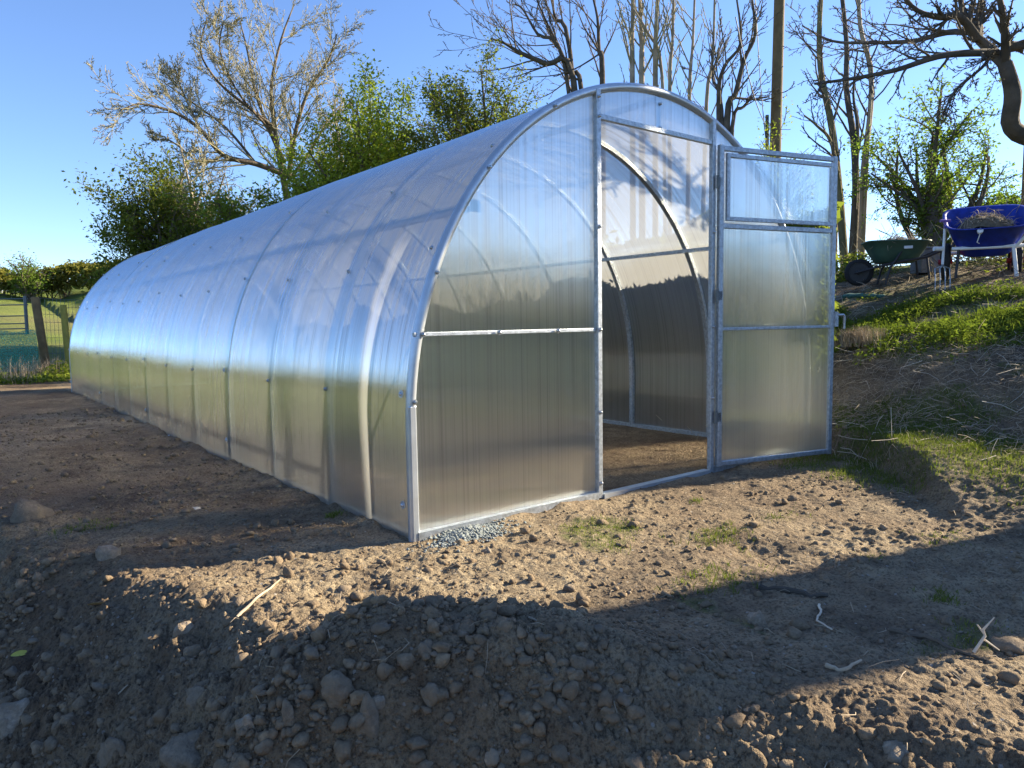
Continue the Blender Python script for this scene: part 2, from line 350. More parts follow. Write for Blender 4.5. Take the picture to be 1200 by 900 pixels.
# ------------------------------------------------------------------ mesh builder
def tag(o, label=None, cat=None, group=None, kind=None):
    if label: o['label'] = label
    if cat: o['category'] = cat
    if group: o['group'] = group
    if kind: o['kind'] = kind
    return o
def empty(name, loc, label, cat, group=None, rz=0.0):
    o = bpy.data.objects.new(name, None); col.objects.link(o); o.location = tuple(loc); o.rotation_euler = (0, 0, rz)
    o.empty_display_size = .1
    return tag(o, label, cat, group)
def mesh_np(name, V, F, mat, parent=None, smooth=True, nper=None):
    """V (n,3), F (m,k) arrays"""
    me = bpy.data.meshes.new(name); V = np.asarray(V, np.float32); F = np.asarray(F, np.int32); k = F.shape[1]
    me.vertices.add(len(V)); me.vertices.foreach_set('co', V.ravel())
    me.loops.add(F.size); me.loops.foreach_set('vertex_index', F.ravel())
    me.polygons.add(len(F)); me.polygons.foreach_set('loop_start', np.arange(0, F.size, k, dtype=np.int32))
    me.update(calc_edges=True)
    if smooth: me.polygons.foreach_set('use_smooth', np.ones(len(F), bool))
    me.materials.append(MAT[mat] if isinstance(mat, str) else mat)
    me.update()
    o = bpy.data.objects.new(name, me); col.objects.link(o)
    if parent is not None: o.parent = parent
    return o
class MB:
    def __init__(s): s.V = []; s.F = []; s.n = 0
    def add(s, V, F):
        V = [tuple(map(float, v)) for v in V]; s.V += V; s.F += [tuple(i+s.n for i in f) for f in F]; s.n += len(V); return s
    def box(s, c, sz, rz=0.0, ax=None):
        cx, cy, cz = c; hx, hy, hz = [q/2 for q in sz]; V = []
        for k in (-1, 1):
            for j in (-1, 1):
                for i in (-1, 1):
                    x, y, z = i*hx, j*hy, k*hz
                    V.append((cx+x*math.cos(rz)-y*math.sin(rz), cy+x*math.sin(rz)+y*math.cos(rz), cz+z))
        return s.add(V, [(0, 2, 3, 1), (4, 5, 7, 6), (0, 1, 5, 4), (2, 6, 7, 3), (0, 4, 6, 2), (1, 3, 7, 5)])
    def tube(s, pts, r, n=8, cap=True):
        pts = [np.asarray(p, float) for p in pts]; m = len(pts); rs = r if hasattr(r, '__len__') else [r]*m
        up = None; rings = []
        for i, p in enumerate(pts):
            d = pts[min(i+1, m-1)]-pts[max(i-1, 0)]; d = d/(np.linalg.norm(d)+1e-12)
            if up is None:
                up = np.array([0, 0, 1.]) if abs(d[2]) < .9 else np.array([1., 0, 0])
            a = np.cross(d, up); a /= np.linalg.norm(a)+1e-12; b = np.cross(a, d); up = b
            rings.append([p+rs[i]*(a*math.cos(2*math.pi*k/n)+b*math.sin(2*math.pi*k/n)) for k in range(n)])
        V = [v for rg in rings for v in rg]
        F = [(i*n+k, i*n+(k+1) % n, (i+1)*n+(k+1) % n, (i+1)*n+k) for i in range(m-1) for k in range(n)]
        if cap: F += [tuple(range(n-1, -1, -1)), tuple((m-1)*n+k for k in range(n))]
        return s.add(V, F)
    def strip(s, profile, frames):
        """sweep a closed 2d profile along frames (p, a, b)"""
        n = len(profile); V = []
        for p, a, b in frames: V += [p+a*u+b*v for u, v in profile]
        m = len(frames)
        F = [(i*n+k, i*n+(k+1) % n, (i+1)*n+(k+1) % n, (i+1)*n+k) for i in range(m-1) for k in range(n)]
        F += [tuple(range(n-1, -1, -1)), tuple((m-1)*n+k for k in range(n))]
        return s.add(V, F)
    def build(s, name, mat, parent=None, smooth=False, bevel=0):
        me = bpy.data.meshes.new(name); me.from_pydata(s.V, [], s.F); me.update()
        import bmesh
        bm = bmesh.new(); bm.from_mesh(me); bmesh.ops.recalc_face_normals(bm, faces=bm.faces); bm.to_mesh(me); bm.free()
        if smooth:
            me.polygons.foreach_set('use_smooth', np.ones(len(me.polygons), bool)); me.update()
            try: me.set_sharp_from_angle(angle=math.radians(50))
            except Exception: pass
        me.materials.append(MAT[mat] if isinstance(mat, str) else mat)
        o = bpy.data.objects.new(name, me); col.objects.link(o)
        if parent is not None: o.parent = parent
        if bevel:
            b = o.modifiers.new('bevel', 'BEVEL'); b.width = bevel; b.segments = 2; b.limit_method = 'ANGLE'
        return o

# ------------------------------------------------------------------ ground (one sheet to the horizon)
def make_ground():
    a0 = math.pi/2-YAW                            # direction of view as an angle from +x
    half = math.radians(41)
    fine = np.linspace(a0-half, a0+half, 1100)
    coarse = np.linspace(a0+half, a0-half+2*math.pi, 190)[1:-1]
    ang = np.concatenate([fine, coarse])
    r1 = np.exp(np.linspace(math.log(0.95), math.log(8), 900)); r2 = np.concatenate([np.exp(np.linspace(math.log(8), math.log(22), 240))[1:], np.exp(np.linspace(math.log(22), math.log(1500), 130))[1:]])
    rad = np.concatenate([[0.05, 0.3, 0.6], r1, r2])
    A, Rr = np.meshgrid(ang, rad); X = C[0]+Rr*np.cos(A); Y = C[1]+Rr*np.sin(A); Z = height(X, Y, True)
    V = np.stack([X, Y, Z], -1).reshape(-1, 3); nr, na = X.shape
    i = np.arange(nr-1)[:, None]; j = np.arange(na)[None]
    F = np.stack([i*na+j, (i+1)*na+j, (i+1)*na+(j+1) % na, i*na+(j+1) % na], -1).reshape(-1, 4)[:, ::-1]
    V = np.vstack([V, [[C[0], C[1], _h1(C[0], C[1])]]])
    o = mesh_np('ground', V, F, 'soil'); me = o.data
    x, y = V[:, 0], V[:, 1]; r = np.hypot(x-C[0], y-C[1])
    d = polydist(x, y, PAD)
    damp_shade = np.clip(0.9*sst(-.1, .5, d)*(1-sst(8, 12, y)) + 0.75*(x < -1.5)*sst(0.1, .6, y)*(1-sst(3.3, 4.2, y)+sst(5, 6, y)) + 1.25*in_house(x, y, 0.03)+0.25*sst(2, 3.3, x)+fbm(x, y, .9, 3, 51)*.5, 0, 1)  # moist soil, plus the tone of shaded ground put into the colour
    slope = sst(0.6, 1.6, x-0.16*y)*(1-sst(5, 7, x))
    grass = slope*sst(0.0, .15, fbm(x, y, 1.6, 4, 61)+.04)*(y < 4)*0.9
    grass = grass+0.8*sst(.13, .22, fbm(x, y, 2.4, 3, 65))*(y < 0)*(x > -1.2)*(x < 2.5)
    band = .5*sst(3.0, 3.3, x-.16*y+0.5*fbm(x, y, .8, 3, 5))*(1-sst(4.2, 4.8, x-.16*y+.5*fbm(x, y, .8, 3, 8)))
    grass = np.clip(grass+band, 0, 1)*(~in_house(x, y, .2))
    field = np.clip(sst(11.5, 13.0, y-0.1*x+fbm(x, y, .7, 3, 71))+sst(3.9, 5.6, -x+fbm(x, y, .5, 3, 72)*2)+sst(6.5, 8, x+fbm(x, y, .5, 3, 73)*2)+sst(5, 8, -y+fbm(x, y, .5, 3, 74)*2), 0, 1)
    for nm, v in (('damp_shade', damp_shade), ('grass', grass), ('field', field)):
        at = me.attributes.new(nm, 'FLOAT', 'POINT'); at.data.foreach_set('value', v.astype(np.float32))
    tag(o, kind='structure'); return o
make_ground()

# ------------------------------------------------------------------ greenhouse
RX, H0, RZ, GL = 1.5, 0.4434, 1.5875, 9.0804
XD, ZT = 0.4472, 1.832
def arch_pts(n=48, rx=RX, dz=0.0, dr=0.0):
    """points and outward normals along the arch, from left foot over the top to the right foot"""
    P = [(-rx, z) for z in np.linspace(0, H0, 4)[:-1]]+[(-rx*math.cos(t), H0+RZ*math.sin(t)) for t in np.linspace(0, math.pi, n)]+[(rx, z) for z in np.linspace(H0, 0, 4)[1:]]
    P = np.array(P); T = np.gradient(P, axis=0); T /= np.linalg.norm(T, axis=1)[:, None]; Nn = np.stack([-T[:, 1], T[:, 0]], 1)
    return P+Nn*dr, Nn
def arch_frames(y, dr=0.0, n=48):
    P, Nn = arch_pts(n, dr=dr)
    return [(np.array([p[0], y, p[1]]), np.array([q[0], 0, q[1]]), np.array([0, 1., 0])) for p, q in zip(P, Nn)]
def archz(x): return H0+RZ*math.sqrt(max(0, 1-(x/RX)**2))
gh = empty('greenhouse', (0, 0, 0), 'long arched polycarbonate greenhouse on a galvanised steel frame with its door open', 'greenhouse')
def with_uv(o, uvs):
    l = o.data.uv_layers.new(name='UVMap'); me = o.data
    vi = np.zeros(len(me.loops), np.int32); me.loops.foreach_get('vertex_index', vi)
    l.data.foreach_set('uv', np.asarray(uvs, np.float32)[vi].ravel())
NS = 4; SL = GL/NS
for k in range(NS):
    P, Nn = arch_pts(72, dr=0.006+0.003*(k % 2)); arc = np.concatenate([[0], np.cumsum(np.linalg.norm(np.diff(P, axis=0), axis=1))])
    y0 = k*SL-0.03; y1 = (k+1)*SL+0.03
    if k == 0: y0 = 0.004
    ys = np.linspace(y0, y1, 26); V = []; UVs = []
    for yy in ys:
        ph = (yy % (SL/3))/(SL/3)*2*math.pi
        w_ = 0.004*math.sin(yy*2.1+k)+0.0025*(1-math.cos(ph))   # the sheet bellies a little between the ribs
        for (p, q, s_) in zip(P, Nn, arc):
            e = w_*math.sin(s_*1.9+k*2)+0.0015*(1-math.cos(ph))
            V.append((p[0]+q[0]*e, yy, p[1]+q[1]*e)); UVs.append((yy+k*3.3, s_))
    na = len(P)
    F = [(i*na+j, i*na+j+1, (i+1)*na+j+1, (i+1)*na+j) for i in range(len(ys)-1) for j in range(na-1)]
    o = mesh_np('cover_sheet', V, F, 'poly', gh); with_uv(o, UVs)
# ribs
for k in range(13):
    if k == 0: continue
    y = k*GL/12; big = (k % 3 == 0)
    m = MB(); wd = 0.024 if big else 0.017
    m.strip([(-.028, -wd), (-.002, -wd), (-.002, wd), (-.028, wd)], arch_frames(y if k < 12 else y-.02))
    m.build('rib', 'galv', gh, True)
# front and rear edge trims (rounded tube) with flanges
for y, s_ in ((0.0, 1), (GL, -1)):
    prof = [(0.0205*math.cos(a)*1.0-0.004, 0.0205*math.sin(a)) for a in np.linspace(0, 2*math.pi, 13)[:-1]]
    m = MB(); m.strip(prof, arch_frames(y, n=72)); m.build('arch_trim', 'alu', gh, True)
# purlins along the length
for t_ in (0.623, math.pi-0.623, math.pi/2, 0.02, math.pi-0.02):
    x, z = -(RX-.04)*math.cos(t_), H0+(RZ-.04)*math.sin(t_)
    if t_ in (0.02, math.pi-0.02): continue
    m = MB(); m.box((x, GL/2, z), (0.034, GL-.05, 0.024)); m.build('purlin', 'galv', gh)
# base rails
for x in (-RX, RX):
    m = MB(); m.box((x*0.99, GL/2, 0.014), (0.024, GL-.05, 0.028)); m.build('base_rail', 'galv', gh)
m = MB(); m.box((0, GL+.004, 0.022), (2*RX-.06, 0.03, 0.045)); m.build('base_rail', 'galv', gh)
m = MB(); m.box((-(RX+XD)/2, -.006, 0.010), (RX-XD-.03, 0.036, 0.052)); m.build('base_rail', 'galv', gh)
m = MB(); m.box(((RX+XD)/2, -.006, 0.010), (RX-XD-.03, 0.036, 0.052)); m.build('base_rail', 'galv', gh)
m = MB(); m.box((0, -.006, 0.008), (2*XD-.04, 0.045, 0.030)); m.build('threshold', 'alu', gh)

def panel(xs0, xs1, z0, z1, y, name='end_sheet', parent=gh, flip=False, off=0.0):
    """flat end sheet between x, bottom z0 and top z1 (None: follow the arch)"""
    xs = np.linspace(xs0, xs1, 30); V = []; UVs = []
    for x in xs:
        zt = (archz(x)-.012) if z1 is None else z1; zb = z0
        for k in range(9):
            z = zb+(zt-zb)*k/8; yy = y+0.003*math.sin(x*5+off)*math.sin(z*3)
            V.append((x, yy, z)); UVs.append((x+off, z))
    F = [(i*9+j, (i+1)*9+j, (i+1)*9+j+1, i*9+j+1) for i in range(29) for j in range(8)]
    o = mesh_np(name, V, F, 'poly', parent); with_uv(o, UVs); return o
for y in (0.004, GL-.004):
    panel(-RX+.012, -XD, 0.02, None, y, off=1.0+y); panel(XD, RX-.012, 0.02, None, y, off=5.0+y)
    panel(-XD, XD, ZT, None, y, off=9.0+y)
    s_ = -1 if y < 1 else 1
    for x in (-XD, XD):
        m = MB(); m.box((x, y+s_*.014, archz(x)/2), (0.029, 0.026, archz(x)-.01)); m.build('door_post', 'galv', gh, bevel=.003)
    m = MB(); m.box((0, y+s_*.012, ZT), (2*XD-.036, .022, .024)); m.build('lintel', 'galv', gh, bevel=.002)
    for sg in (-1, 1):
        m = MB(); m.box((sg*(RX+XD)/2, y+s_*.012, .8303), (RX-XD-.045, .014, .016)); m.build('cross_bar', 'galv', gh, bevel=.002)
    m = MB(); m.box((0.02, y-s_*.012, (ZT+archz(0))/2), (.02, .016, archz(0)-ZT-.03)); m.build('top_stay', 'galv', gh)
    for x in (-RX, RX):
        sx_ = 1 if x < 0 else -1
        m = MB(); m.box((x+sx_*.006, y+s_*.010, .27), (.034, .028, .56)); m.build('corner_post', 'alu', gh, bevel=.006)
# rear door, closed
panel(-XD+.02, XD-.02, 0.03, ZT-.02, GL, off=3.0)
for z in (.83, 1.38):
    m = MB(); m.box((0, GL+.01, z), (2*XD-.04, .02, .022)); m.build('rear_door_bar', 'galv', gh)
# bolts
def bolt(p, nrm, r=0.008, h=.008, washer=0.0, name='bolt'):
    p = np.asarray(p, float); nrm = np.asarray(nrm, float)
    m = MB()
    if washer: m.tube([p, p+nrm*.002], washer, 14)
    m.tube([p+nrm*.0015, p+nrm*(.002+h*.6), p+nrm*(.002+h)], [r, r*.9, r*.45], 8)
    return m
P, Nn = arch_pts(200, dr=0.012); arc = np.concatenate([[0], np.cumsum(np.linalg.norm(np.diff(P, axis=0), axis=1))])
for k in range(0, 13):
    y = min(max(k*GL/12, .03), GL-.04)
    for s_ in ([.07, .56, 1.15, 1.62] if k % 3 else [.09, .60, 1.2, 1.75]):
        i = int(np.argmin(abs(arc-s_))); big = (k % 3 == 0 and s_ < .7)
        nn = np.array([Nn[i][0], 0, Nn[i][1]]); pp = np.array([P[i][0], y, P[i][1]])+nn*(.004 if k % 3 else .012)
        o = bolt(pp, nn, .0075, .008, .017 if big else .011).build('screw', 'alu' if big else 'bolt', gh, True)
# front face bolts
for x, z in ((-XD, 1.83), (-XD, 1.92), (-XD, 1.32), (-XD, .83), (-XD, .43), (-XD, .08), (-1.06, .83), (-.72, .83), (-1.44, .83), (XD, .83), (XD, .43), (XD, 1.35)):
    bolt((x, -.022, z), (0, -1, 0), .0085, .01, .012).build('screw', 'bolt', gh, True)
for x in (0.02,):
    for z in (1.85, 1.97): bolt((x, 0, z), (0, -1, 0), .007, .008, .010).build('screw', 'bolt', gh, True)
for s_, u_ in ((1.10, 0), (1.62, 0), (2.1, 0), (.56, 0)):
    i = int(np.argmin(abs(arc-s_))); bolt((P[i][0]+.02, -.024, P[i][1]-.005), (0, -1, 0), .008, .01, .011).build('screw', 'bolt', gh, True)
# small corner brackets behind the arch where purlins end
for sg in (-1, 1):
    x, z = sg*1.15, 1.36
    m = MB(); m.box((x, .012, z), (.05, .006, .05), 0); m.build('purlin_bracket', 'galvd', gh)

# open door, part of the greenhouse: hinged on the right post
DA = math.radians(165); DW = 0.872
dx_, dy_ = -math.cos(DA), -math.sin(DA)
door_rot = math.atan2(dy_, dx_)
door = bpy.data.objects.new('door', None); col.objects.link(door); door.parent = gh
door.location = (XD+.022, -.034, 0); door.rotation_euler = (0, 0, door_rot)
DZ0, DZ1 = 0.035, 1.822
fr = MB(); fw = .029
fr.box((fw/2, 0, (DZ0+DZ1)/2), (fw, .026, DZ1-DZ0)); fr.box((DW-fw/2, 0, (DZ0+DZ1)/2), (fw, .026, DZ1-DZ0))
for z in (DZ0+.018, DZ1-.018, 1.385, .815): fr.box((DW/2, 0, z), (DW-2*fw-.002, .0225, .027 if z != .815 else .017))
fr.build('door_frame', 'galv', door, bevel=.003)
wf = MB(); a0, a1, b0, b1 = fw+.012, DW-fw-.012, 1.412, DZ1-.046; q = .022
wf.box((a0+q/2, -.016, (b0+b1)/2), (q, .016, b1-b0)); wf.box((a1-q/2, -.016, (b0+b1)/2), (q, .016, b1-b0))
wf.box(((a0+a1)/2, -.016, b0+q/2), (a1-a0-2*q-.001, .016, q)); wf.box(((a0+a1)/2, -.016, b1-q/2), (a1-a0-2*q-.001, .016, q))
wf = wf.build('vent_window_frame', 'galv', door, bevel=.002)
panel(a0+q, a1-q, b0+q, b1-q, -.012, 'window_sheet', door, off=13.)
panel(fw, DW-fw, .82, 1.375, .002, 'door_sheet', door, off=14.); panel(fw, DW-fw, DZ0+.03, .81, .002, 'door_sheet', door, off=15.)
hd = MB(); hd.box((DW+.008, 0, .86), (.022, .05, .09)); hd.tube([(DW+.012, -.02, .885), (DW+.055, -.03, .885), (DW+.062, -.03, .875), (DW+.062, -.03, .80)], .007, 8)
hd.build('door_handle', 'galv', door, True)
for z in (.32, 1.0, 1.62):
    m = MB(); m.tube([(-.012, -.008, z-.035), (-.012, -.008, z+.035)], .008, 8); m.box((.004, -.010, z), (.035, .006, .05)); m.build('hinge', 'galvd', door)

# ------------------------------------------------------------------ stones, clods, gravel
import bmesh
def ico(sub):
    bm = bmesh.new(); bmesh.ops.create_icosphere(bm, subdivisions=sub, radius=1.0)
    V = np.array([v.co[:] for v in bm.verts]); F = np.array([[v.index for v in f.verts] for f in bm.faces]); bm.free(); return V, F
ICO1, ICO2, ICO3 = ico(1), ico(2), ico(3)
def n3(V, f, s):
    return (vnoise(V[:, 0]*f+V[:, 2]*f*.7+9, V[:, 1]*f-V[:, 2]*f*.6+5, s)-.5)
def stone_shape(tmpl, seed, ang=0.35):
    V, F = tmpl; rs = np.random.default_rng(seed); V = V.copy()
    for k in range(11):                            # shave flat facets
        n = rs.normal(size=3); n /= np.linalg.norm(n); d = .50+.40*rs.random()
        e = V@n-d; V = V-np.outer(np.clip(e, 0, None)*.85, n)
    V *= (1+ang*1.6*n3(V, 2.0, seed)+.28*n3(V, 5, seed+3)+.10*n3(V, 12, seed+5))[:, None]
    return V, F
def rotm(rs):
    q = rs.normal(size=4); q /= np.linalg.norm(q); w_, x, y, z = q
    return np.array([[1-2*(y*y+z*z), 2*(x*y-z*w_), 2*(x*z+y*w_)], [2*(x*y+z*w_), 1-2*(x*x+z*z), 2*(y*z-x*w_)], [2*(x*z-y*w_), 2*(y*z+x*w_), 1-2*(x*x+y*y)]])
def scatter(name, pts, sizes, mat, tmpl, flat=.7, seed=0, sink=.25, label=None, cat=None, jitter=True, shapes=10):
    rs = np.random.default_rng(seed); T = [stone_shape(tmpl, seed+i) for i in range(shapes)]; Vs = []; Fs = []; n = 0
    for (p, s_) in zip(pts, sizes):
        V, F = T[rs.integers(shapes)]; Rm = rotm(rs); W = (V*np.array([1, .8+.3*rs.random(), .65+.3*rs.random()]))@Rm.T; W[:, 2] *= flat
        a = rs.random()*6.28; W = W*s_; W = W+np.array([p[0], p[1], p[2]+s_*flat*(.7-sink)])
        Vs.append(W); Fs.append(F+n); n += len(V)
    o = mesh_np(name, np.vstack(Vs), np.vstack(Fs), mat, smooth=(tmpl is not ICO1)); tag(o, label, cat, kind='stuff'); return o
def cloud(n, fn, rs):
    """sample n points of the picture plane's foreground by a density function in metres"""
    out = []
    while len(out) < n:
        r = np.exp(rs.uniform(math.log(1.0), math.log(9), 4000)); a = math.pi/2-YAW+rs.uniform(-.72, .72, 4000)
        x = C[0]+r*np.cos(a); y = C[1]+r*np.sin(a); pr = fn(x, y, r); k = rs.random(4000) < pr
        out += list(zip(x[k], y[k]))
    out = np.array(out[:n]); z = height(out[:, 0], out[:, 1]); return np.column_stack([out, z])
rs = np.random.default_rng(3)
def f_heap(x, y, r):
    d = polydist(x, y, PAD); return (.04+.96*sst(-.02, .40, d)*(.25+.75*sst(-.12, .12, fbm(x, y, 3.2, 3, 90)+.02)))*(1-sst(3.5, 6, r))*(~in_house(x, y, .05))
pts = cloud(24000, lambda x, y, r: f_heap(x, y, r)*(1-.75*sst(-1.75, -1.35, x)*(y < -.9)), rs); sz = np.exp(rs.normal(math.log(.0044), .85, len(pts))); sz = np.clip(sz, .002, .028)
k = rs.random(len(pts))
scatter('soil_clods', pts[k < .8], sz[k < .8], 'clod', ICO2, .85, 5, .32, 'dark crumbly soil clods strewn over the foreground heap', 'soil clods')
scatter('small_stones', pts[k >= .8], sz[k >= .8]*.9, 'stone', ICO2, .7, 25, .3, 'small grey stones mixed into the foreground soil', 'small stones')
def f_flat(x, y, r):
    return (0.3+.7*sst(0, .1, fbm(x, y, 1.4, 3, 93)))*(~in_house(x, y, .03))*(x < 2.2)*np.where(x < -1.5, 1.0, .45)
pts = cloud(12000, f_flat, rs); sz = np.clip(np.exp(rs.normal(math.log(.0034), .62, len(pts))), .0018, .015)*(1+.22*np.hypot(pts[:, 0]-C[0], pts[:, 1]-C[1]))
scatter('soil_crumbs', pts, sz, 'clod', ICO1, .7, 45, .35, 'fine soil crumbs scattered over the level ground around the greenhouse', 'soil crumbs')
pts = cloud(500, lambda x, y, r: .4*(~in_house(x, y, .03))*(x < 3)+0*x, rs); sz = np.clip(np.exp(rs.normal(math.log(.0045), .5, len(pts))), .002, .012)
scatter('pale_pebbles', pts, sz, 'stonepale', ICO1, .7, 65, .3, 'tiny pale pebbles dotted over the bare soil', 'pebbles')
# gravel spill by the front corner
gp = hit(552, 640); n_ = 1500
gx = rs.normal(0, 1, (n_, 2)); ax = np.array([math.cos(-.25), math.sin(-.25)])
px_ = -1.30+gx[:, 0]*.09+gx[:, 1]*.02; py_ = -.10+gx[:, 1]*.045-abs(gx[:, 0])*.01
pz_ = height(px_, py_)+.03*np.exp(-((px_+1.30)/.10)**2-((py_+.09)/.06)**2)
scatter('gravel', np.column_stack([px_, py_, pz_]), rs.uniform(.003, .010, n_), 'gravel', ICO1, .8, 85, .2, 'blue-grey crushed gravel spilled at the front corner of the greenhouse', 'gravel')

def rock(u, v, w_px, h_px, mat, label, seed, name='stone', elong=1.0, rz=0., group=None, sink=.70):
    p = hit(u, v); D = np.linalg.norm(p-C); s_ = w_px/FPX*D/2*.84; hgt = h_px/FPX*D/2
    V, F = stone_shape(ICO3, seed, .3); V = V*np.array([s_*1.1, s_*.9*elong, hgt*1.45])
    a = math.pi/2-YAW-math.pi/2+rz; cs, sn = math.cos(a), math.sin(a)
    V = np.column_stack([V[:, 0]*cs-V[:, 1]*sn, V[:, 0]*sn+V[:, 1]*cs, V[:, 2]])
    o = mesh_np(name, V, F, mat); o.location = (p[0], p[1], p[2]+hgt*(1-sink*2)*.6); tag(o, label, 'stone', group); return o
rock(128, 652, 34, 22, 'stonepale', 'flat brownish stone resting alone on the dark soil left of the greenhouse', 1)
rock(20, 852, 44, 38, 'stonepale', 'pale angular stone at the bottom left corner of the heap', 2)
rock(45, 608, 46, 38, 'stone', 'grey boulder half buried in soil near the left edge', 3)
rock(886, 731, 28, 26, 'stonepale', 'rounded tan stone lying in the shadow beside the dark branch', 4)
rock(1180, 762, 40, 16, 'stone', 'long dark stone beside the forked white twig at the right edge', 5)
rock(1052, 887, 44, 20, 'stonepale', 'flat stone sunk in sunlit soil at the bottom right', 6)
rock(428, 858, 32, 48, 'stone', 'tall grey stone standing on the lower front of the heap', 7)
rock(398, 815, 44, 36, 'stone', 'broad rounded dark stone on the left flank of the heap', 8)
rock(235, 825, 34, 26, 'stone', 'wedge shaped stone in the soil below the sunlit strip', 9)
rock(505, 825, 26, 22, 'stone', 'dark stone sitting in the hollow at the centre of the heap', 10)
rock(576, 890, 30, 20, 'stonepale', 'pale stone at the bottom centre edge of the heap', 11)
rock(442, 828, 22, 17, 'stonepale', 'small light tan stone right of the broad dark stone on the heap', 12)
rock(570, 832, 18, 14, 'stone', 'small round stone on the crest right of the heap hollow', 13)
rock(225, 888, 60, 30, 'stone', 'big flat topped stone cut off by the bottom edge left of centre', 14)
rock(135, 885, 44, 34, 'stone', 'bulky brown stone near the bottom edge beside the pale angular stone', 15)
rock(340, 838, 22, 30, 'stone', 'upright oblong stone in the pebble cluster on the left flank of the heap', 16)
rock(292, 852, 30, 22, 'stonepale', 'oblong tilted pebble at the lower end of the pebble cluster', 17)
rock(500, 760, 22, 18, 'stone', 'dark stone at the back of the heap crest', 18)
rock(213, 740, 24, 16, 'stonepale', 'sunlit pale stone at the lower tip of the bright strip', 19)
rock(570, 648, 14, 12, 'stonepale', 'small tan stone beside the blue-grey gravel', 20)
rock(832, 765, 8, 6, 'stonepale', 'tiny white pebble in the shadowed soil', 21)
rock(228, 597, 15, 4, 'strawpale', 'pale flat stone chip lying on dark soil left of the greenhouse', 22)
rock(733, 886, 10, 9, 'stonepale', 'round pale pebble at the bottom edge where the heap meets sunlight', 23)

# sticks and twigs on the ground
def stick(pix, r, mat, label, name='stick', cat='stick', lift=.008, branches=()):
    pts = [hit(u, v, lift) for u, v in pix]
    rs_ = r if hasattr(r, '__len__') else [r*(1-.5*i/(len(pts)-1)) for i in range(len(pts))]
    fine = []; fr_ = []
    for i in range(len(pts)-1):
        for k in range(4):
            t = k/4; fine.append(pts[i]*(1-t)+pts[i+1]*t+rng.normal(0, r0*.5 if (r0 := rs_[i]) else 0, 3)*(k > 0)); fr_.append(rs_[i]*(1-t)+rs_[i+1]*t)
    fine.append(pts[-1]); fr_.append(rs_[-1])
    m = MB(); m.tube(fine, fr_, 7)
    for (u0, v0, u1, v1, z1) in branches:
        a = hit(u0, v0, lift); b = hit(u1, v1, lift)+np.array([0, 0, z1]); m.tube([a, (a+b)/2+rng.normal(0, .004, 3), b], [rs_[-1], rs_[-1]*.8, rs_[-1]*.4], 5)
    o = m.build(name, mat, None, True); tag(o, label, cat); return o
stick([(890, 693), (930, 697), (970, 702)], .013, 'barkdark', 'thick dark branch lying along the edge of the shadow', 'branch', 'branch')
stick([(1043, 741), (1085, 750), (1120, 766), (1160, 779)], .008, 'bark', 'long thin brown stick in the shadow near the right edge')
stick([(968, 786), (990, 788), (1009, 779)], .006, 'straw', 'short curved tan root lying on the shadowed soil', 'root', 'root')
a_ = hit(1141, 769, .01); b_ = a_+np.array([.02, 0, .05])
m = MB(); T0 = hit(1141, 769, .01); r_ = Rv*.01; u_ = np.array([0, 0, 1.])
D_ = np.linalg.norm(T0-C)/FPX
m.tube([T0, T0+D_*(Rv*10+u_*16), T0+D_*(Rv*8+u_*22), T0+D_*(Rv*18+u_*34)], [.004, .0035, .003, .0015], 6)
m.tube([T0+D_*(Rv*9+u_*18), T0+D_*(Rv*2+u_*27)], [.003, .0015], 5); m.tube([T0+D_*(Rv*10+u_*12), T0+D_*(Rv*24+u_*2)], [.003, .0015], 5)
tag(m.build('twig', 'strawpale', None, True), 'forked white twig sticking up from the soil near the right edge', 'twig')
stick([(960, 712), (962, 722), (957, 732), (975, 744)], .004, 'strawpale', 'curled pale root in the disturbed soil right of the tan stone', 'root', 'root')
stick([(620, 728), (650, 738), (668, 745)], .003, 'straw', 'thin straw lying across the shadow behind the heap', 'straw', 'straw')
stick([(278, 728), (300, 705), (330, 682)], .005, 'straw', 'pale root sticking out of the sunlit strip', 'root', 'root')
stick([(115, 832), (135, 820), (150, 808)], .004, 'straw', 'thin dry root on the lower left of the heap', 'root', 'root')
for i, (u, v, w_, lab) in enumerate(((24, 770, 15, 'yellowing leaf on the dark soil at the left edge'), (77, 758, 8, 'small orange leaf upright on the left slope'), (115, 715, 20, 'dry tan leaf lying below the sunlit strip'), (30, 800, 18, 'crumpled pale leaf above the angular stone'))):
    p = hit(u, v, .006); D = np.linalg.norm(p-C); s_ = w_/FPX*D/2; n = 9
    V = []; 
    for j in range(n):
        t = j/(n-1); ww = s_*.55*math.sin(math.pi*min(1, t*.97+.02))**.7
        for e in (-1, 0, 1): V.append(((t-.5)*2*s_, e*ww, abs(e)*ww*.45+.25*s_*t*t))
    F = [(j*3+e, j*3+e+1, j*3+e+4, j*3+e+3) for j in range(n-1) for e in range(2)]
    lf = mesh_np('leaf', V, F, simple('leaf%d' % i, ((.5, .45, .08), (.55, .25, .06), (.5, .38, .2), (.52, .40, .25))[i], .7)); lf.location = tuple(p); lf.rotation_euler = (.3, .2, i*1.3); tag(lf, lab, 'leaf')

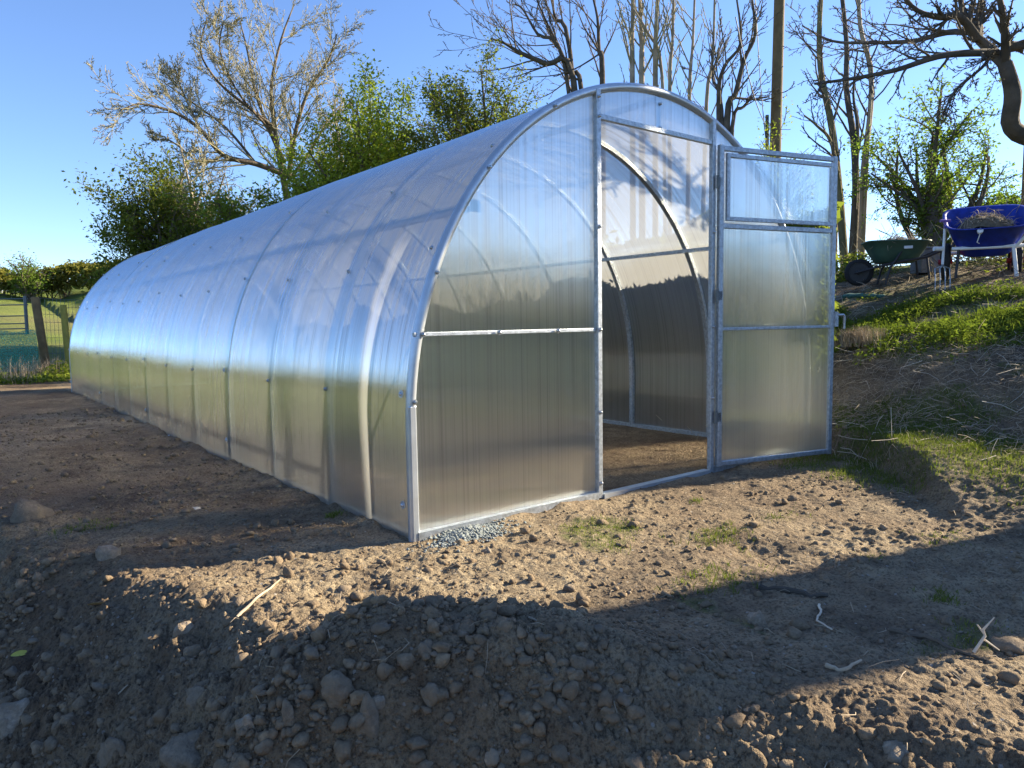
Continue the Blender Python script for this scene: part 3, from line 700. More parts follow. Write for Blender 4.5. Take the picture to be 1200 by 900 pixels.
# ------------------------------------------------------------------ grass, weeds, litter
def blades(name, pts, h, wd, mat, label, cat, per=7, spread=.03, lean=.5, seed=0, parent=None):
    rs = np.random.default_rng(seed); n = len(pts)*per
    P = np.repeat(pts, per, 0)+np.column_stack([rs.normal(0, spread, n), rs.normal(0, spread, n), np.zeros(n)])
    if parent is None: P[:, 2] = height(P[:, 0], P[:, 1])-.004
    a = rs.uniform(0, 2*math.pi, n); hh = h*rs.uniform(.4, 1.2, n); ln = lean*rs.uniform(.1, 1.2, n); b = rs.uniform(0, 2*math.pi, n)
    side = np.column_stack([np.cos(a), np.sin(a), np.zeros(n)])*(wd*rs.uniform(.6, 1.3, n))[:, None]
    dr = np.column_stack([np.cos(b), np.sin(b), np.zeros(n)])
    p1 = P+dr*(hh*ln*.35)[:, None]+np.array([0, 0, 1.])*(hh*.6)[:, None]; p2 = P+dr*(hh*ln)[:, None]+np.array([0, 0, 1.])*(hh*(1-.3*ln))[:, None]
    V = np.stack([P-side, P+side, p1+side*.7, p1-side*.7, p2], 1).reshape(-1, 3)
    i = np.arange(n)[:, None]*5
    F = np.vstack([i+np.array([[0, 1, 2]]), i+np.array([[0, 2, 3]]), i+np.array([[3, 2, 4]])])
    o = mesh_np(name, V, F, mat, parent, smooth=False)
    if label: tag(o, label, cat, kind='stuff')
    return o
def leaves(P, size, rs, up=.4):
    """quads (as two folded triangles would be) at points P"""
    n = len(P); nrm = rs.normal(size=(n, 3)); nrm[:, 2] = abs(nrm[:, 2])*1+up; nrm /= np.linalg.norm(nrm, axis=1)[:, None]
    t = np.cross(nrm, rs.normal(size=(n, 3))); t /= np.linalg.norm(t, axis=1)[:, None]; b = np.cross(nrm, t)
    s_ = (size*np.clip(np.exp(rs.normal(-.1, .38, n)), .35, 1.5))[:, None]
    V = np.stack([P-t*s_, P-b*s_*.5+nrm*s_*.1, P+t*s_, P+b*s_*.5+nrm*s_*.1], 1).reshape(-1, 3)
    F = (np.arange(n)[:, None]*4+np.array([[0, 1, 2, 3]])); return V, F
def region(n, box, fn, seed):
    rs = np.random.default_rng(seed); out = []
    while len(out) < n:
        x = rs.uniform(box[0], box[1], 5000); y = rs.uniform(box[2], box[3], 5000); k = rs.random(5000) < fn(x, y)
        out += list(zip(x[k], y[k]))
    o = np.array(out[:n]); return np.column_stack([o, height(o[:, 0], o[:, 1])])
s_of = lambda x, y: x-.16*np.clip(y, -8, 3)
# nettle band on the slope
bandf = lambda x, y: sst(2.5, 3.3, s_of(x, y)+1.3*fbm(x, y, 1.1, 4, 5))*(1-sst(4.0, 4.7, s_of(x, y)+1.2*fbm(x, y, 1.1, 4, 8)))*sst(-.14, .10, fbm(x, y, 2.2, 4, 15))*(y < 3)
pts = region(5200, (2.2, 6, -3.5, 3.0), bandf, 1); rs = np.random.default_rng(5)
P = np.repeat(pts, 9, 0); hb = .03+.16*vnoise(P[:, 0]*3, P[:, 1]*3, 4)**1.5; P = P+np.column_stack([rs.normal(0, .035, len(P)), rs.normal(0, .035, len(P)), hb*rs.random(len(P))])
V, F = leaves(P, .0145, rs, .6); tag(mesh_np('nettles', V, F, 'nettle', smooth=False), 'bright green low nettles covering the slope below the wheelbarrows', 'nettles', kind='stuff')
blades('tall_grass', region(1500, (2.2, 6, -3.5, 3.0), bandf, 31), .13, .0022, 'nettle', 'coarse grass blades standing among the nettles on the slope', 'grass', 6, .03, .9, 35)
# grass
gf = lambda x, y: (x > np.where(y > -.1, 1.75, -9))*sst(-.03, .12, fbm(x, y, 1.6, 4, 61)+.02)*sst(.75, 1.2, s_of(x, y))*(1-.8*sst(2.0, 2.4, s_of(x, y)))
blades('grass', region(5200, (.2, 3.6, -3.0, 1.6), gf, 2), .035, .0016, 'grassm', 'short grass greening the top of the cut bank right of the door', 'grass', 8, .03, .9, 3)
blades('dry_grass', region(900, (.6, 4.6, -3.2, 2.2), lambda x, y: 1.0*(s_of(x, y) > 1.2), 8), .06, .0014, 'straw', 'dry straw coloured grass scattered over the slope', 'dry grass', 6, .05, 1.4, 9)
tf = lambda x, y: sst(.10, .18, fbm(x, y, 2.4, 3, 65))
blades('grass_seedlings', region(420, (-1.0, 2.0, -1.9, -.25), tf, 4), .022, .0014, 'grassm', 'sparse short grass sprouting in the sunlit soil in front of the door', 'grass', 7, .02, .9, 6)
def tuft(u, v, r, n, lab, h=.04, mat='grassm'):
    c = hit(u, v); rs = np.random.default_rng(int(u*7+v)); n = int(n*1.3); P = np.column_stack([c[0]+rs.normal(0, r*1.7, n), c[1]+rs.normal(0, r*1.1, n), np.zeros(n)])
    P[:, 2] = height(P[:, 0], P[:, 1]); P = P-c
    o = blades('grass_tuft', P, h*.75, .0014, mat, None, None, 4, .008, 1.3, n, parent=gh); o.parent = None; o.location = tuple(c); tag(o, lab, 'grass tuft'); return o
tuft(845, 632, .05, 70, 'green grass tuft on a small clod in the sunlit soil before the door')
tuft(848, 682, .05, 60, 'bright grass tuft at the edge of the shadow above the dark branch')
tuft(391, 606, .011, 26, 'small bright grass tuft at the foot of the greenhouse side wall', .035)
tuft(95, 620, .05, 50, 'dull grass patch beside the half buried boulder', .035)
tuft(1107, 703, .025, 30, 'grass sprig in the shadow near the right edge', .03)
tuft(815, 588, .015, 14, 'tiny grass tuft just in front of the threshold', .03)
tuft(1100, 632, .04, 40, 'low grass patch below the end of the cut bank', .025)
# dead stalks litter
def litter(n, box, fn, seed, mat, rr, ln, label, lift=.02, name='dead_stalks', tilt=.25):
    P = region(n, box, fn, seed); rs = np.random.default_rng(seed+1); Vs = []; Fs = []; k = 0
    for p in P:
        L = ln*rs.uniform(.4, 1.5); a = rs.uniform(0, 2*math.pi); up = rs.normal(0, tilt)
        d = np.array([math.cos(a), math.sin(a), up]); side = np.array([-d[1], d[0], 0]); r0 = rr*rs.uniform(.5, 1.3)
        q = [p+[0, 0, lift*rs.random()], p+d*L*.5+[0, 0, lift*rs.random()+.01]+side*L*rs.normal(0, .1), p+d*L+side*L*rs.normal(0, .15)+[0, 0, lift*rs.random()]]
        for j in (1, 2): q[j][2] = max(q[j][2], _hc(q[j])+.003)
        for c_ in q:
            for t in range(3): Vs.append(c_+r0*(side*math.cos(t*2.09)+np.array([0, 0, 1])*math.sin(t*2.09)))
        for i in range(2):
            for t in range(3): Fs.append((k+i*3+t, k+i*3+(t+1) % 3, k+(i+1)*3+(t+1) % 3, k+(i+1)*3+t))
        k += 9
    o = mesh_np(name, Vs, Fs, mat); tag(o, label, 'plant litter', kind='stuff')
_hc = lambda p: float(macro(np.array([p[0]]), np.array([p[1]]))[0])
lf_ = lambda x, y: (sst(1.35, 1.8, s_of(x, y))*(1-sst(3.0, 3.4, s_of(x, y)))*sst(-.12, .1, fbm(x, y, 1.3, 3, 14)))
litter(3000, (.9, 4.2, -3.0, 1.6), lf_, 11, 'straw', .0016, .10, 'tangled brown dead stalks on the bare slope right of the greenhouse', .03)
litter(900, (.9, 5.6, -3.2, 2.4), lambda x, y: 1.0*(s_of(x, y) > 1.3), 13, 'strawpale', .0022, .13, 'pale bleached stalks scattered over the slope', .03, 'bleached_stalks', .5)
litter(500, (-2.5, 2.0, -2.0, -.2), lambda x, y: .3+0*x, 15, 'straw', .0011, .05, 'fine rootlets and straw strewn over the sunlit soil', .01, 'rootlets', .2)
litter(900, (3.6, 6.4, -2.5, 3.0), lambda x, y: 1.0*(s_of(x, y) > 4.0), 17, 'weed', .003, .16, 'dark plant litter under the wheelbarrows', .04, 'dark_litter', .5)

# ------------------------------------------------------------------ trees
def tubes_np(polys):
    """polys: list of (pts(n,3), radii(n), sides)"""
    Vs = []; Fs = []; n0 = 0
    for pts, rad, ns in polys:
        pts = np.asarray(pts); m = len(pts)
        d = np.gradient(pts, axis=0); d /= np.linalg.norm(d, axis=1)[:, None]+1e-9
        ref = np.array([.31, .17, .93]) if abs(d[0][2]) < .8 else np.array([.95, .2, .1])
        a = np.cross(d, ref); a /= np.linalg.norm(a, axis=1)[:, None]+1e-9; b = np.cross(d, a)
        th = np.arange(ns)*2*math.pi/ns
        V = pts[:, None]+np.asarray(rad)[:, None, None]*(a[:, None]*np.cos(th)[None, :, None]+b[:, None]*np.sin(th)[None, :, None])
        Vs.append(V.reshape(-1, 3)); i = np.arange(m-1)[:, None]; k = np.arange(ns)[None]
        F = np.stack([i*ns+k, i*ns+(k+1) % ns, (i+1)*ns+(k+1) % ns, (i+1)*ns+k], -1).reshape(-1, 4); Fs.append(F+n0); n0 += m*ns
    return np.vstack(Vs), np.vstack(Fs)
class Tree:
    def __init__(s, seed): s.rs = np.random.default_rng(seed); s.br = []   # (pts, rad, level)
    def branch(s, p, d, L, r, lvl, maxl, P):
        rs = s.rs; n = max(4, int(4+3*(maxl-lvl > 0)+(lvl == 0)*4)); st = L/n; pts = [np.array(p, float)]; d = np.array(d, float); d /= np.linalg.norm(d)
        for i in range(n):
            d = d+rs.normal(0, P['wig'], 3)+np.array([0, 0, P['trop'] if lvl else P.get('trop0', P['trop'])]); d /= np.linalg.norm(d); pts.append(pts[-1]+d*st)
        pts = np.array(pts); rad = r*np.linspace(1, P.get('tip', .35), n+1); s.add(pts, rad, lvl, maxl, P, L)
    def add(s, pts, rad, lvl, maxl, P, L=None, start=None):
        rs = s.rs; pts = np.asarray(pts, float); s.br.append((pts, np.asarray(rad, float), lvl))
        if lvl >= maxl: return
        if L is None: L = float(np.linalg.norm(np.diff(pts, axis=0), axis=1).sum())
        nc = P['n'][min(lvl, len(P['n'])-1)]; nc = max(1, int(round(nc*rs.uniform(.75, 1.25)))); f0 = P['start'] if lvl else (P.get('start0', P['start']) if start is None else start)
        m = len(pts)-1
        for c in range(nc):
            t = f0+(1-f0)*((c+rs.random())/nc); t = min(t, .999); i = int(t*m); fr_ = t*m-i
            p = pts[i]*(1-fr_)+pts[i+1]*fr_; rr = rad[i]*(1-fr_)+rad[i+1]*fr_; d = pts[i+1]-pts[i]; d /= np.linalg.norm(d)+1e-9
            q = rs.normal(size=3); q -= d*(q@d); q /= np.linalg.norm(q)+1e-9; an = math.radians(P['ang'])*rs.uniform(.6, 1.25)
            nd = d*math.cos(an)+q*math.sin(an)
            s.branch(p, nd, L*P['len']*rs.uniform(.6, 1.2)*(1-.45*t if lvl == 0 else 1-.3*t), rr*P['rad'], lvl+1, maxl, P)
    def leafpts(s, n, lvls, jit, filt=None):
        rs = s.rs; c = [b for b in s.br if b[2] in lvls]
        L = np.array([np.linalg.norm(b[0][-1]-b[0][0]) for b in c]); idx = rs.choice(len(c), n, p=L/L.sum()); out = np.empty((n, 3))
        for j, i in enumerate(idx):
            b = c[i][0]; t = rs.uniform(.1, .999)*(len(b)-1); k = int(t); out[j] = b[k]*(1-t+k)+b[k+1]*(t-k)
        out += rs.normal(0, jit, (n, 3)); return out
    def build(s, name, base, label, cat, barkm, twigm, split=1, leafm=None, nleaf=0, lsize=.05, lvls=(3,), jit=.06, group=None, minr=.004):
        base = np.asarray(base, float); root = empty(name, base, label, cat, group)
        for nm, sel, mt in (('trunk', [b for b in s.br if b[2] <= split], barkm), ('branches', [b for b in s.br if b[2] > split], twigm)):
            if not sel: continue
            V, F = tubes_np([(b[0], np.maximum(b[1], minr), 8 if b[2] == 0 else 6 if b[2] == 1 else 4 if b[2] == 2 else 3) for b in sel])
            mesh_np(nm, V-base, F, mt, root)
        if nleaf:
            P = s.leafpts(nleaf, lvls, jit); V, F = leaves(P, lsize, s.rs); mesh_np('foliage', V-base, F, leafm, root, smooth=False)
        return root
def pl(pix, D, depth=None):
    """turn an outline of a limb into points at real distance D, with a wander in depth"""
    out = []
    for i, (u, v) in enumerate(pix):
        out.append(dep(u, v, D+(depth[i] if depth else 0)))
    return np.array(out)
def smooth_pts(P, k=4):
    P = np.asarray(P); n = len(P); out = []
    for i in range(n-1):
        p0, p1, p2, p3 = P[max(i-1, 0)], P[i], P[i+1], P[min(i+2, n-1)]
        for j in range(k):
            t = j/k; out.append(.5*((2*p1)+(-p0+p2)*t+(2*p0-5*p1+4*p2-p3)*t*t+(-p0+3*p1-3*p2+p3)*t**3))
    out.append(P[-1]); return np.array(out)
def gz(p): return np.array([p[0], p[1], _h1(p[0], p[1])-.05])

# 1. big budding tree, left centre
D = 20.0
t = Tree(101); base = gz(dep(338, 300, D)); P1 = dict(wig=.085, trop=.03, n=[9, 20, 10, 7], start=.12, ang=42, len=.55, rad=.42)
limbs = [([(338, 240), (330, 200), (322, 150), (318, 100), (330, 45), (345, 5)], .13, 0.4), ([(336, 205), (300, 192), (262, 182), (235, 152), (205, 132), (165, 122), (140, 130)], .12, -1.5),
         ([(333, 190), (315, 150), (300, 110), (290, 60), (280, 20)], .10, 1.5), ([(338, 210), (345, 160), (360, 110), (385, 70), (395, 40)], .10, -.8),
         ([(336, 215), (365, 175), (385, 140), (402, 120)], .08, 1.2), ([(322, 150), (290, 125), (255, 95), (235, 60), (243, 20)], .07, -.5), ([(262, 182), (235, 190), (200, 165), (180, 165)], .05, 1.0), ([(300, 192), (265, 150), (225, 120), (190, 95)], .06, .8), ([(315, 150), (280, 110), (258, 60), (262, 25)], .05, -1.2), ([(235, 152), (215, 110), (205, 80)], .04, .5)]
trunk = np.vstack([[base], pl([(338, 240)], D)]); t.br.append((smooth_pts(trunk, 3), np.linspace(.20, .14, 4), 0))
for pix, r, dz in limbs:
    P = smooth_pts(pl(pix, D, [dz*i/(len(pix)-1) for i in range(len(pix))])); t.add(P, np.linspace(r*.66, .012, len(P)), 1, 4, P1 | dict(len=.36))
t.build('budding_tree', base, 'tall leafless tree with pale budding twigs rising behind the left of the greenhouse', 'tree', 'bark', 'twig', 1, 'leafbud', 9000, .019, (4,), .03, minr=.0058)

BUSHR = .62
def bush(name, label, u0, u1, vtop, D, seed, leafm, nleaf, lsize=.055, nst=16, bark='bark', twig='twigdark', spread=.55, dens=(7, 6, 5), cat='tree', ubase=None, vb=330, jit=.10, lean=0, minr=.006):
    """many stemmed tree filling the picture span u0..u1 up to vtop at distance D"""
    uc = (u0+u1)/2 if ubase is None else ubase; base = gz(dep(uc, vb, D)); t = Tree(seed); rs = t.rs
    Wm = (u1-u0)/FPX*D; top = dep(uc, vtop, D)[2]; H = top-base[2]
    side = R0
    for i in range(nst):
        f = rs.uniform(-1, 1); g = rs.uniform(-1, 1); q = math.sqrt(max(0, 1-f*f*.8)); hh = H*(q*rs.uniform(.62, 1.0))
        tip = base+side*(f*Wm*.5+((u0+u1)/2-uc)/FPX*D)+np.array([Fv[0], Fv[1], 0])*g*Wm*.35+np.array([0, 0, hh])
        mid = base+(tip-base)*.5*np.array([.75, .75, 1.1])+rs.normal(0, .05*H, 3)
        P = smooth_pts([base+rs.normal(0, .08, 3)*[1, 1, 0], mid, tip], 5)
        t.add(P, np.linspace(.012*H+.02, .012, len(P)), 1, 3 if dens[-1] else 2, dict(wig=.16, trop=.02, n=[0, dens[0], dens[1]], start=.3, ang=48, len=.30*spread/.55, rad=.5), L=H, start=.28)
    return t.build(name, base, label, cat, bark, twig, 1, leafm, int(nleaf*1.7), lsize*.68, (2, 3), jit, minr=minr)
bush('leafy_tree', 'dark green bushy tree behind the low left end of the greenhouse', 135, 300, 195, 18.5, 11, 'leafdark', 26000, .060, 26, dens=(9, 6, 1), jit=.14)
bush('green_bush', 'mid green bush under the bare tree, behind the greenhouse ridge', 235, 400, 225, 17.0, 12, 'leafgreen', 20000, .055, 20, dens=(9, 6, 1), jit=.13)
bush('twiggy_shrub', 'pale brown twiggy shrub without leaves between the bare tree and the dark green tree', 165, 290, 160, 19.0, 13, 'leafbud', 2500, .03, 22, 'barkpale', 'twig', dens=(10, 7, 1), minr=.008)
bush('hawthorn', 'bright yellow-green hawthorn right of the bare tree', 350, 515, 118, 17.0, 14, 'leafbright', 46000, .055, 26, dens=(10, 7, 1), jit=.14)
bush('twiggy_shrub', 'thin leafless shrub poking above the bright hawthorn', 370, 460, 88, 20.0, 15, 'leafbud', 900, .03, 12, 'barkpale', 'twig', dens=(9, 6, 1), minr=.008)
bush('holly', 'dark green tree behind the greenhouse ridge below the bare spreading branches', 492, 650, 80, 16.0, 16, 'leafdark', 26000, .050, 24, dens=(9, 7, 1), jit=.12)

# 2. bare multi-stem trees behind the arch
def stems(name, label, lst, D, seed, bark, twig, maxl=4, n=(0, 9, 6, 4), ang=38, ln=.30, trop=.06, group=None, minr=.006, leafm=None, nleaf=0, lsize=.03, wig=.09, start=.2, split=1):
    t = Tree(seed); u, v = lst[0][0][0]; base = gz(dep(u, 330, D))
    for pix, r0, r1, dz in lst:
        p0 = gz(dep(pix[0][0], 330, D)) if pix[0][1] > 900 else None
        pts = pl([q for q in pix if q[1] < 900], D, [dz*i/max(1, len(pix)-1) for i in range(len([q for q in pix if q[1] < 900]))])
        if p0 is not None: pts = np.vstack([[p0], pts])
        P = smooth_pts(pts); t.add(P, np.linspace(r0, r1, len(P)), 1, maxl, dict(wig=wig*.8, trop=trop, n=list(n), start=start, ang=ang, len=ln, rad=.42), start=start)
    return t.build(name, base, label, 'tree', bark, twig, split, leafm, nleaf, lsize, (maxl,), .03, group, minr)
stems('bare_tree', 'dark bare tree spreading left behind the top of the arch',
      [([(690, 999), (682, 110), (668, 85), (655, 55), (640, 25), (625, -10)], .075, .015, .5), ([(690, 999), (672, 92), (640, 75), (610, 62), (590, 50), (575, 45)], .09, .012, -1), ([(690, 999), (668, 60), (650, 20), (648, -20)], .08, .012, 1.2),
       ([(706, 999), (706, 90), (702, 60), (700, 20), (690, -20)], .09, .015, .4), ([(690, 999), (662, 78), (630, 40), (612, 10), (600, 5)], .06, .01, .8)], 17, 21, 'barkdark', 'twigdark', n=(0, 12, 7, 4), ang=40, ln=.27)
stems('bare_tree', 'clump of pale upright bare stems behind the top of the arch',
      [([(742, 999), (741, 90), (741, 40), (742, -30)], .075, .035, .2), ([(753, 999), (752, 90), (752, 50), (748, -30)], .085, .035, .5), ([(768, 999), (768, 100), (768, 50), (772, -30)], .075, .035, -.3),
       ([(785, 999), (785, 100), (788, 50), (790, -30)], .055, .025, .3), ([(805, 999), (808, 110), (812, 50), (815, -30)], .055, .02, .7), ([(822, 999), (828, 120), (835, 70), (838, -20)], .055, .02, 0.0), ([(780, 999), (776, 90), (760, 40), (735, 0)], .05, .015, 0.0)], 16, 22, 'barkpale', 'twig', n=(0, 11, 6, 3), ang=28, ln=.22)
stems('bare_tree', 'bare tree with dark curved stems rising from the right shoulder of the arch',
      [([(850, 999), (852, 140), (862, 110), (872, 70), (885, 40), (880, -10)], .08, .02, .2), ([(856, 999), (858, 150), (872, 125), (888, 108)], .06, .012, .6), ([(848, 999), (842, 130), (848, 80), (868, 50), (862, -10)], .06, .015, -.6), ([(846, 999), (846, 130), (835, 90), (850, 40)], .05, .012, .9)], 15, 23, 'barkdark', 'twigdark', n=(0, 10, 6, 4), ang=40, ln=.25)
stems('bare_tree', 'tall slender bare tree with mossy foot just right of the open door',
      [([(991, 999), (989, 300), (984, 230), (975, 150), (963, 90), (960, 40), (964, -30)], .066, .032, .3), ([(991, 999), (986, 240), (975, 170), (958, 148), (942, 135)], .04, .010, -.3)], 11.5, 24, 'barkmoss', 'twigdark', n=(0, 13, 6, 3), ang=45, ln=.20, start=.35, minr=.004)
stems('bare_tree', 'tall crooked bare tree, middle of three beside the open door',
      [([(998, 999), (1000, 285), (1003, 220), (1000, 160), (992, 105), (992, 50), (985, -20)], .066, .028, .3), ([(998, 999), (1003, 210), (1005, 150), (1000, 110), (1005, 60)], .04, .01, .3)], 11.8, 25, 'barkdark', 'twigdark', n=(0, 12, 6, 3), ang=45, ln=.18, start=.4, minr=.004)
stems('bare_tree', 'tall bare tree with a smooth curving stem, rightmost of three beside the open door',
      [([(1010, 999), (1009, 280), (1012, 200), (1020, 130), (1020, 80), (1008, 30), (1006, -30)], .052, .028, .3), ([(1010, 999), (1018, 150), (1022, 80), (1012, 55)], .03, .01, .4)], 12.2, 26, 'barkpale', 'twigdark', n=(0, 12, 6, 3), ang=45, ln=.18, start=.4, minr=.004)
# unseen tree added for the foreground shade; then the old tree, limbs reaching in
t = Tree(33); b = gz(np.array([4.75, -3.187, 0])); PB = dict(wig=.10, trop=.03, n=[7, 6, 5], start=.3, ang=45, len=.45, rad=.5)
qv = np.array([.292, .956, 0])
t.br.append((smooth_pts([b, b+[.02, 0, 1.0], b+[-.02, 0, 2.0], b+[.0, 0, 2.7]], 4), np.linspace(.36, .33, 13), 0))
for sg_ in (-1, 1):
    P = smooth_pts([b+[0, 0, 2.3]+qv*.03*sg_, b+[0, 0, 2.9]+qv*.17*sg_, b+[0, 0, 3.6]+qv*.26*sg_, b+[0, 0, 4.6]+qv*.45*sg_, b+[0, 0, 6.0]+qv*.7*sg_])
    t.add(P, np.linspace(.27, .12, len(P)), 1, 3, PB, start=.55)
rt = t.build('added_shade_tree', b, 'forked evergreen tree added unseen outside the picture on the right, shaped to shade the foreground soil', 'tree', 'bark', 'twigdark', 1, minr=.004)
rs = np.random.default_rng(91); n = 22000; qq = rs.uniform(-.5, 1.5, n); ww = rs.normal(0, .42, n); zz = rs.uniform(0, 1, n)  # crown block shaped to shade the lower left ground
lo_ = 3.14+.14*vnoise(qq*4+9, ww*1.5, 3); hi_ = 5.9-1.2*((qq-.5)/1.0)**2; P = qv[None]*qq[:, None]+np.array([.956, -.292, 0])[None]*ww[:, None]; P[:, 2] = lo_+(hi_-lo_)*zz; P += rs.normal(0, .06, (n, 3))
V, F = leaves(P, .09, rs); mesh_np('foliage', V, F, 'leafdark', rt, smooth=False)
t = Tree(31); base = gz(dep(1420, 300, 7.9)); b = base
t.br.append((smooth_pts([b, b+[.03, 0, .7], b+[-.02, .05, 1.6], b+[.05, .1, 3.4], b+[.3, 0, 5.2]], 4), np.linspace(.26, .14, 17), 0))
J = dep(1178, 140, 7.2)
limb = smooth_pts(np.array([b+[0, .05, 1.5], dep(1290, 185, 7.7), dep(1225, 166, 7.4), dep(1186, 150, 7.2), dep(1187, 110, 7.1), dep(1178, 75, 7.1)]), 4)
t.br.append((limb, np.array(list(np.linspace(.085, .055, len(limb)))), 0))
for pix, r0, dz in (([(1178, 75), (1160, 58), (1142, 40), (1130, 15), (1120, -25)], .066, .3), ([(1145, 45), (1125, 20), (1100, 20), (1075, 12), (1050, -12)], .05, -.6),
                    ([(1168, 62), (1140, 62), (1100, 66), (1050, 82), (1000, 92), (955, 98)], .042, -1.0), ([(1140, 38), (1110, 38), (1070, 48), (1020, 50), (975, 48), (940, 30)], .035, .9),
                    ([(1180, 55), (1205, 52), (1230, 40)], .06, .2), ([(1165, 60), (1150, 80), (1120, 105), (1105, 135)], .02, -.6), ([(1178, 75), (1178, 40), (1172, 0), (1165, -30)], .05, -.5), ([(1145, 45), (1150, 10), (1150, -30)], .04, .5)):
    P = smooth_pts(pl(pix, 7.1, [dz*i/(len(pix)-1) for i in range(len(pix))])); t.add(P, np.linspace(r0*.78, max(.006, r0*.2), len(P)), 1, 4, dict(wig=.085, trop=.005, n=[0, 16, 8, 4], start=.10, ang=42, len=.34, rad=.5), start=.10)
t.build('old_tree', base, 'old dark tree whose thick bare limbs reach in over the wheelbarrows from the top right', 'tree', 'barkdark', 'twigdark', 1, minr=.003)
# leafy spring shrub and the ivy stump
bush('spring_tree', 'small multi-stemmed tree with fresh light green leaves behind the wheelbarrows', 1015, 1178, 100, 11.5, 41, 'leafspring', 6500, .035, 15, 'barkdark', 'twigdark', dens=(8, 5, 1), ubase=1095, vb=300, jit=.06, minr=.004)
bush('spring_tree', 'light leafy shrub half cut off by the right edge behind the blue wheelbarrow', 1150, 1290, 205, 12.5, 42, 'leafspring', 3500, .035, 12, 'barkdark', 'twigdark', dens=(8, 5, 1), vb=300, jit=.06, minr=.004)
bush('elder_shrub', 'bright green shrub top showing between the arch and the utility pole', 866, 935, 152, 14, 43, 'leafbright', 2600, .035, 10, 'bark', 'twigdark', dens=(7, 4, 1), vb=300, jit=.06)
sp = gz(dep(1094, 300, 11.2)); m = MB(); m.tube(smooth_pts([sp, sp+[0, 0, .5], sp+[.03, 0, .85], sp+[.0, 0, 1.05]], 3), np.linspace(.16, .12, 10), 12)
st = empty('tree_stump', sp, 'ivy covered dark stump between the two wheelbarrows', 'tree stump')
o = m.build('trunk', 'barkdark', None, True); o.data.transform(Matrix.Translation(-Vector(sp))); o.parent = st
rs = np.random.default_rng(77); n = 1600; a = rs.uniform(0, 6.28, n); zz = rs.uniform(.1, 1.12, n); rr = .16+rs.normal(0, .035, n)
V, F = leaves(np.column_stack([np.cos(a)*rr, np.sin(a)*rr, zz]), .03, rs); mesh_np('ivy', V, F, 'leafdark', st, smooth=False)

# utility pole with wires
pb = gz(dep(905, 300, 16.0)); ptop = dep(915, -60, 16.0)
pr = empty('utility_pole', pb, 'wooden utility pole leaning slightly behind the greenhouse', 'utility pole')
m = MB(); m.tube([np.zeros(3), (ptop-pb)*.5, ptop-pb], [.125, .11, .10], 14); m.build('pole', 'pole', pr, True)
m = MB(); q0 = dep(899, 175, 15.85)-pb; q1 = dep(899, 135, 15.85)-pb; m.tube([q0, q1], .035, 8); m.build('conduit', 'black', pr, True)
m = MB()
for (ua, va, ub, vb_, d2) in ((899, 150, 862, 20, 13), (898, 170, 884, -20, 15)):
    A = dep(ua, va, 15.9)-pb; B = dep(ub, vb_, d2)-pb
    m.tube([A+(B-A)*k/8-np.array([0, 0, .25*math.sin(math.pi*k/8)]) for k in range(9)], .009, 5)
m.build('stay_wire', 'black', pr, True)

# ------------------------------------------------------------------ things around the wheelbarrows
def place(u, v, D): p = dep(u, v, D); return np.array([p[0], p[1], _h1(p[0], p[1])])
def tray(parent, mat, L, W, Ht, l0, w0, th=.02, front=0.0, name='tray'):
    """tub: open top L x W, bottom l0 x w0, rounded; x = length axis, front rim lifted"""
    def ring(l, w_, z, lift, n=28):
        out = []
        for k in range(n):
            a = 2*math.pi*k/n; c, s_ = math.cos(a), math.sin(a); e = .45
            x = l/2*abs(c)**e*(1 if c > 0 else -1); y = w_/2*abs(s_)**e*(1 if s_ > 0 else -1)
            out.append((x, y, z+lift*(x/(l/2))))
        return out
    rings = [ring(l0*.9, w0*.85, 0, 0), ring(l0, w0, .02, 0), ring((l0+L)/2, (w0+W)/2, Ht*.5, front*.5), ring(L, W, Ht, front), ring(L+.05, W+.05, Ht+.008, front), ring(L+.05, W+.05, Ht-.018, front),
             ring(L+.03, W+.03, Ht-.018, front), ring(L+.03, W+.03, Ht-.004, front)]
    m = MB(); V = []; n = 28
    V = [v for r_ in rings[:5] for v in r_]
    F = [(i*n+k, i*n+(k+1) % n, (i+1)*n+(k+1) % n, (i+1)*n+k) for i in range(4) for k in range(n)]; F.append(tuple(range(n-1, -1, -1)))
    base_n = len(V); inner = [ring(L+.05, W+.05, Ht-.02, front), ring(L-.02, W-.02, Ht-.02, front), ]
    m.add(V, F); o = m.build(name, mat, parent, True); s = o.modifiers.new('solid', 'SOLIDIFY'); s.thickness = .014; s.offset = -1
    return o
def heapload(name, loc, rz, L, W, H, label, seed):
    rs = np.random.default_rng(seed); n = 26; xs = np.linspace(-1, 1, n); X, Y = np.meshgrid(xs, xs)
    r = np.sqrt(X**2+Y**2); k = 1/np.maximum(1, np.maximum(abs(X), abs(Y))); Z = H*np.clip(1-r**2*.75, -.25, 1)+.06*fbm(X*.5, Y*.5, 6, 3, seed)
    V = np.stack([X*L/2, Y*W/2, Z], -1).reshape(-1, 3); F = [(i*n+j, i*n+j+1, (i+1)*n+j+1, (i+1)*n+j) for i in range(n-1) for j in range(n-1)]
    root = empty(name, loc, label, 'weeds', rz=rz); mesh_np('soil', V, F, 'weed', root)
    m = MB()
    for i in range(170):
        x, y = rs.uniform(-.9, .9, 2); z = H*(1-(x*x+y*y)*.75); a = rs.uniform(0, 6.28); l = rs.uniform(.04, .16)
        p = np.array([x*L/2, y*W/2, z+.01]); d = np.array([math.cos(a), math.sin(a), rs.normal(0, .5)]); m.tube([p, p+d*l*.5+[0, 0, .02], p+d*l], [.003, .0025, .001], 3)
    m.build('stalks', 'straw', root); return root
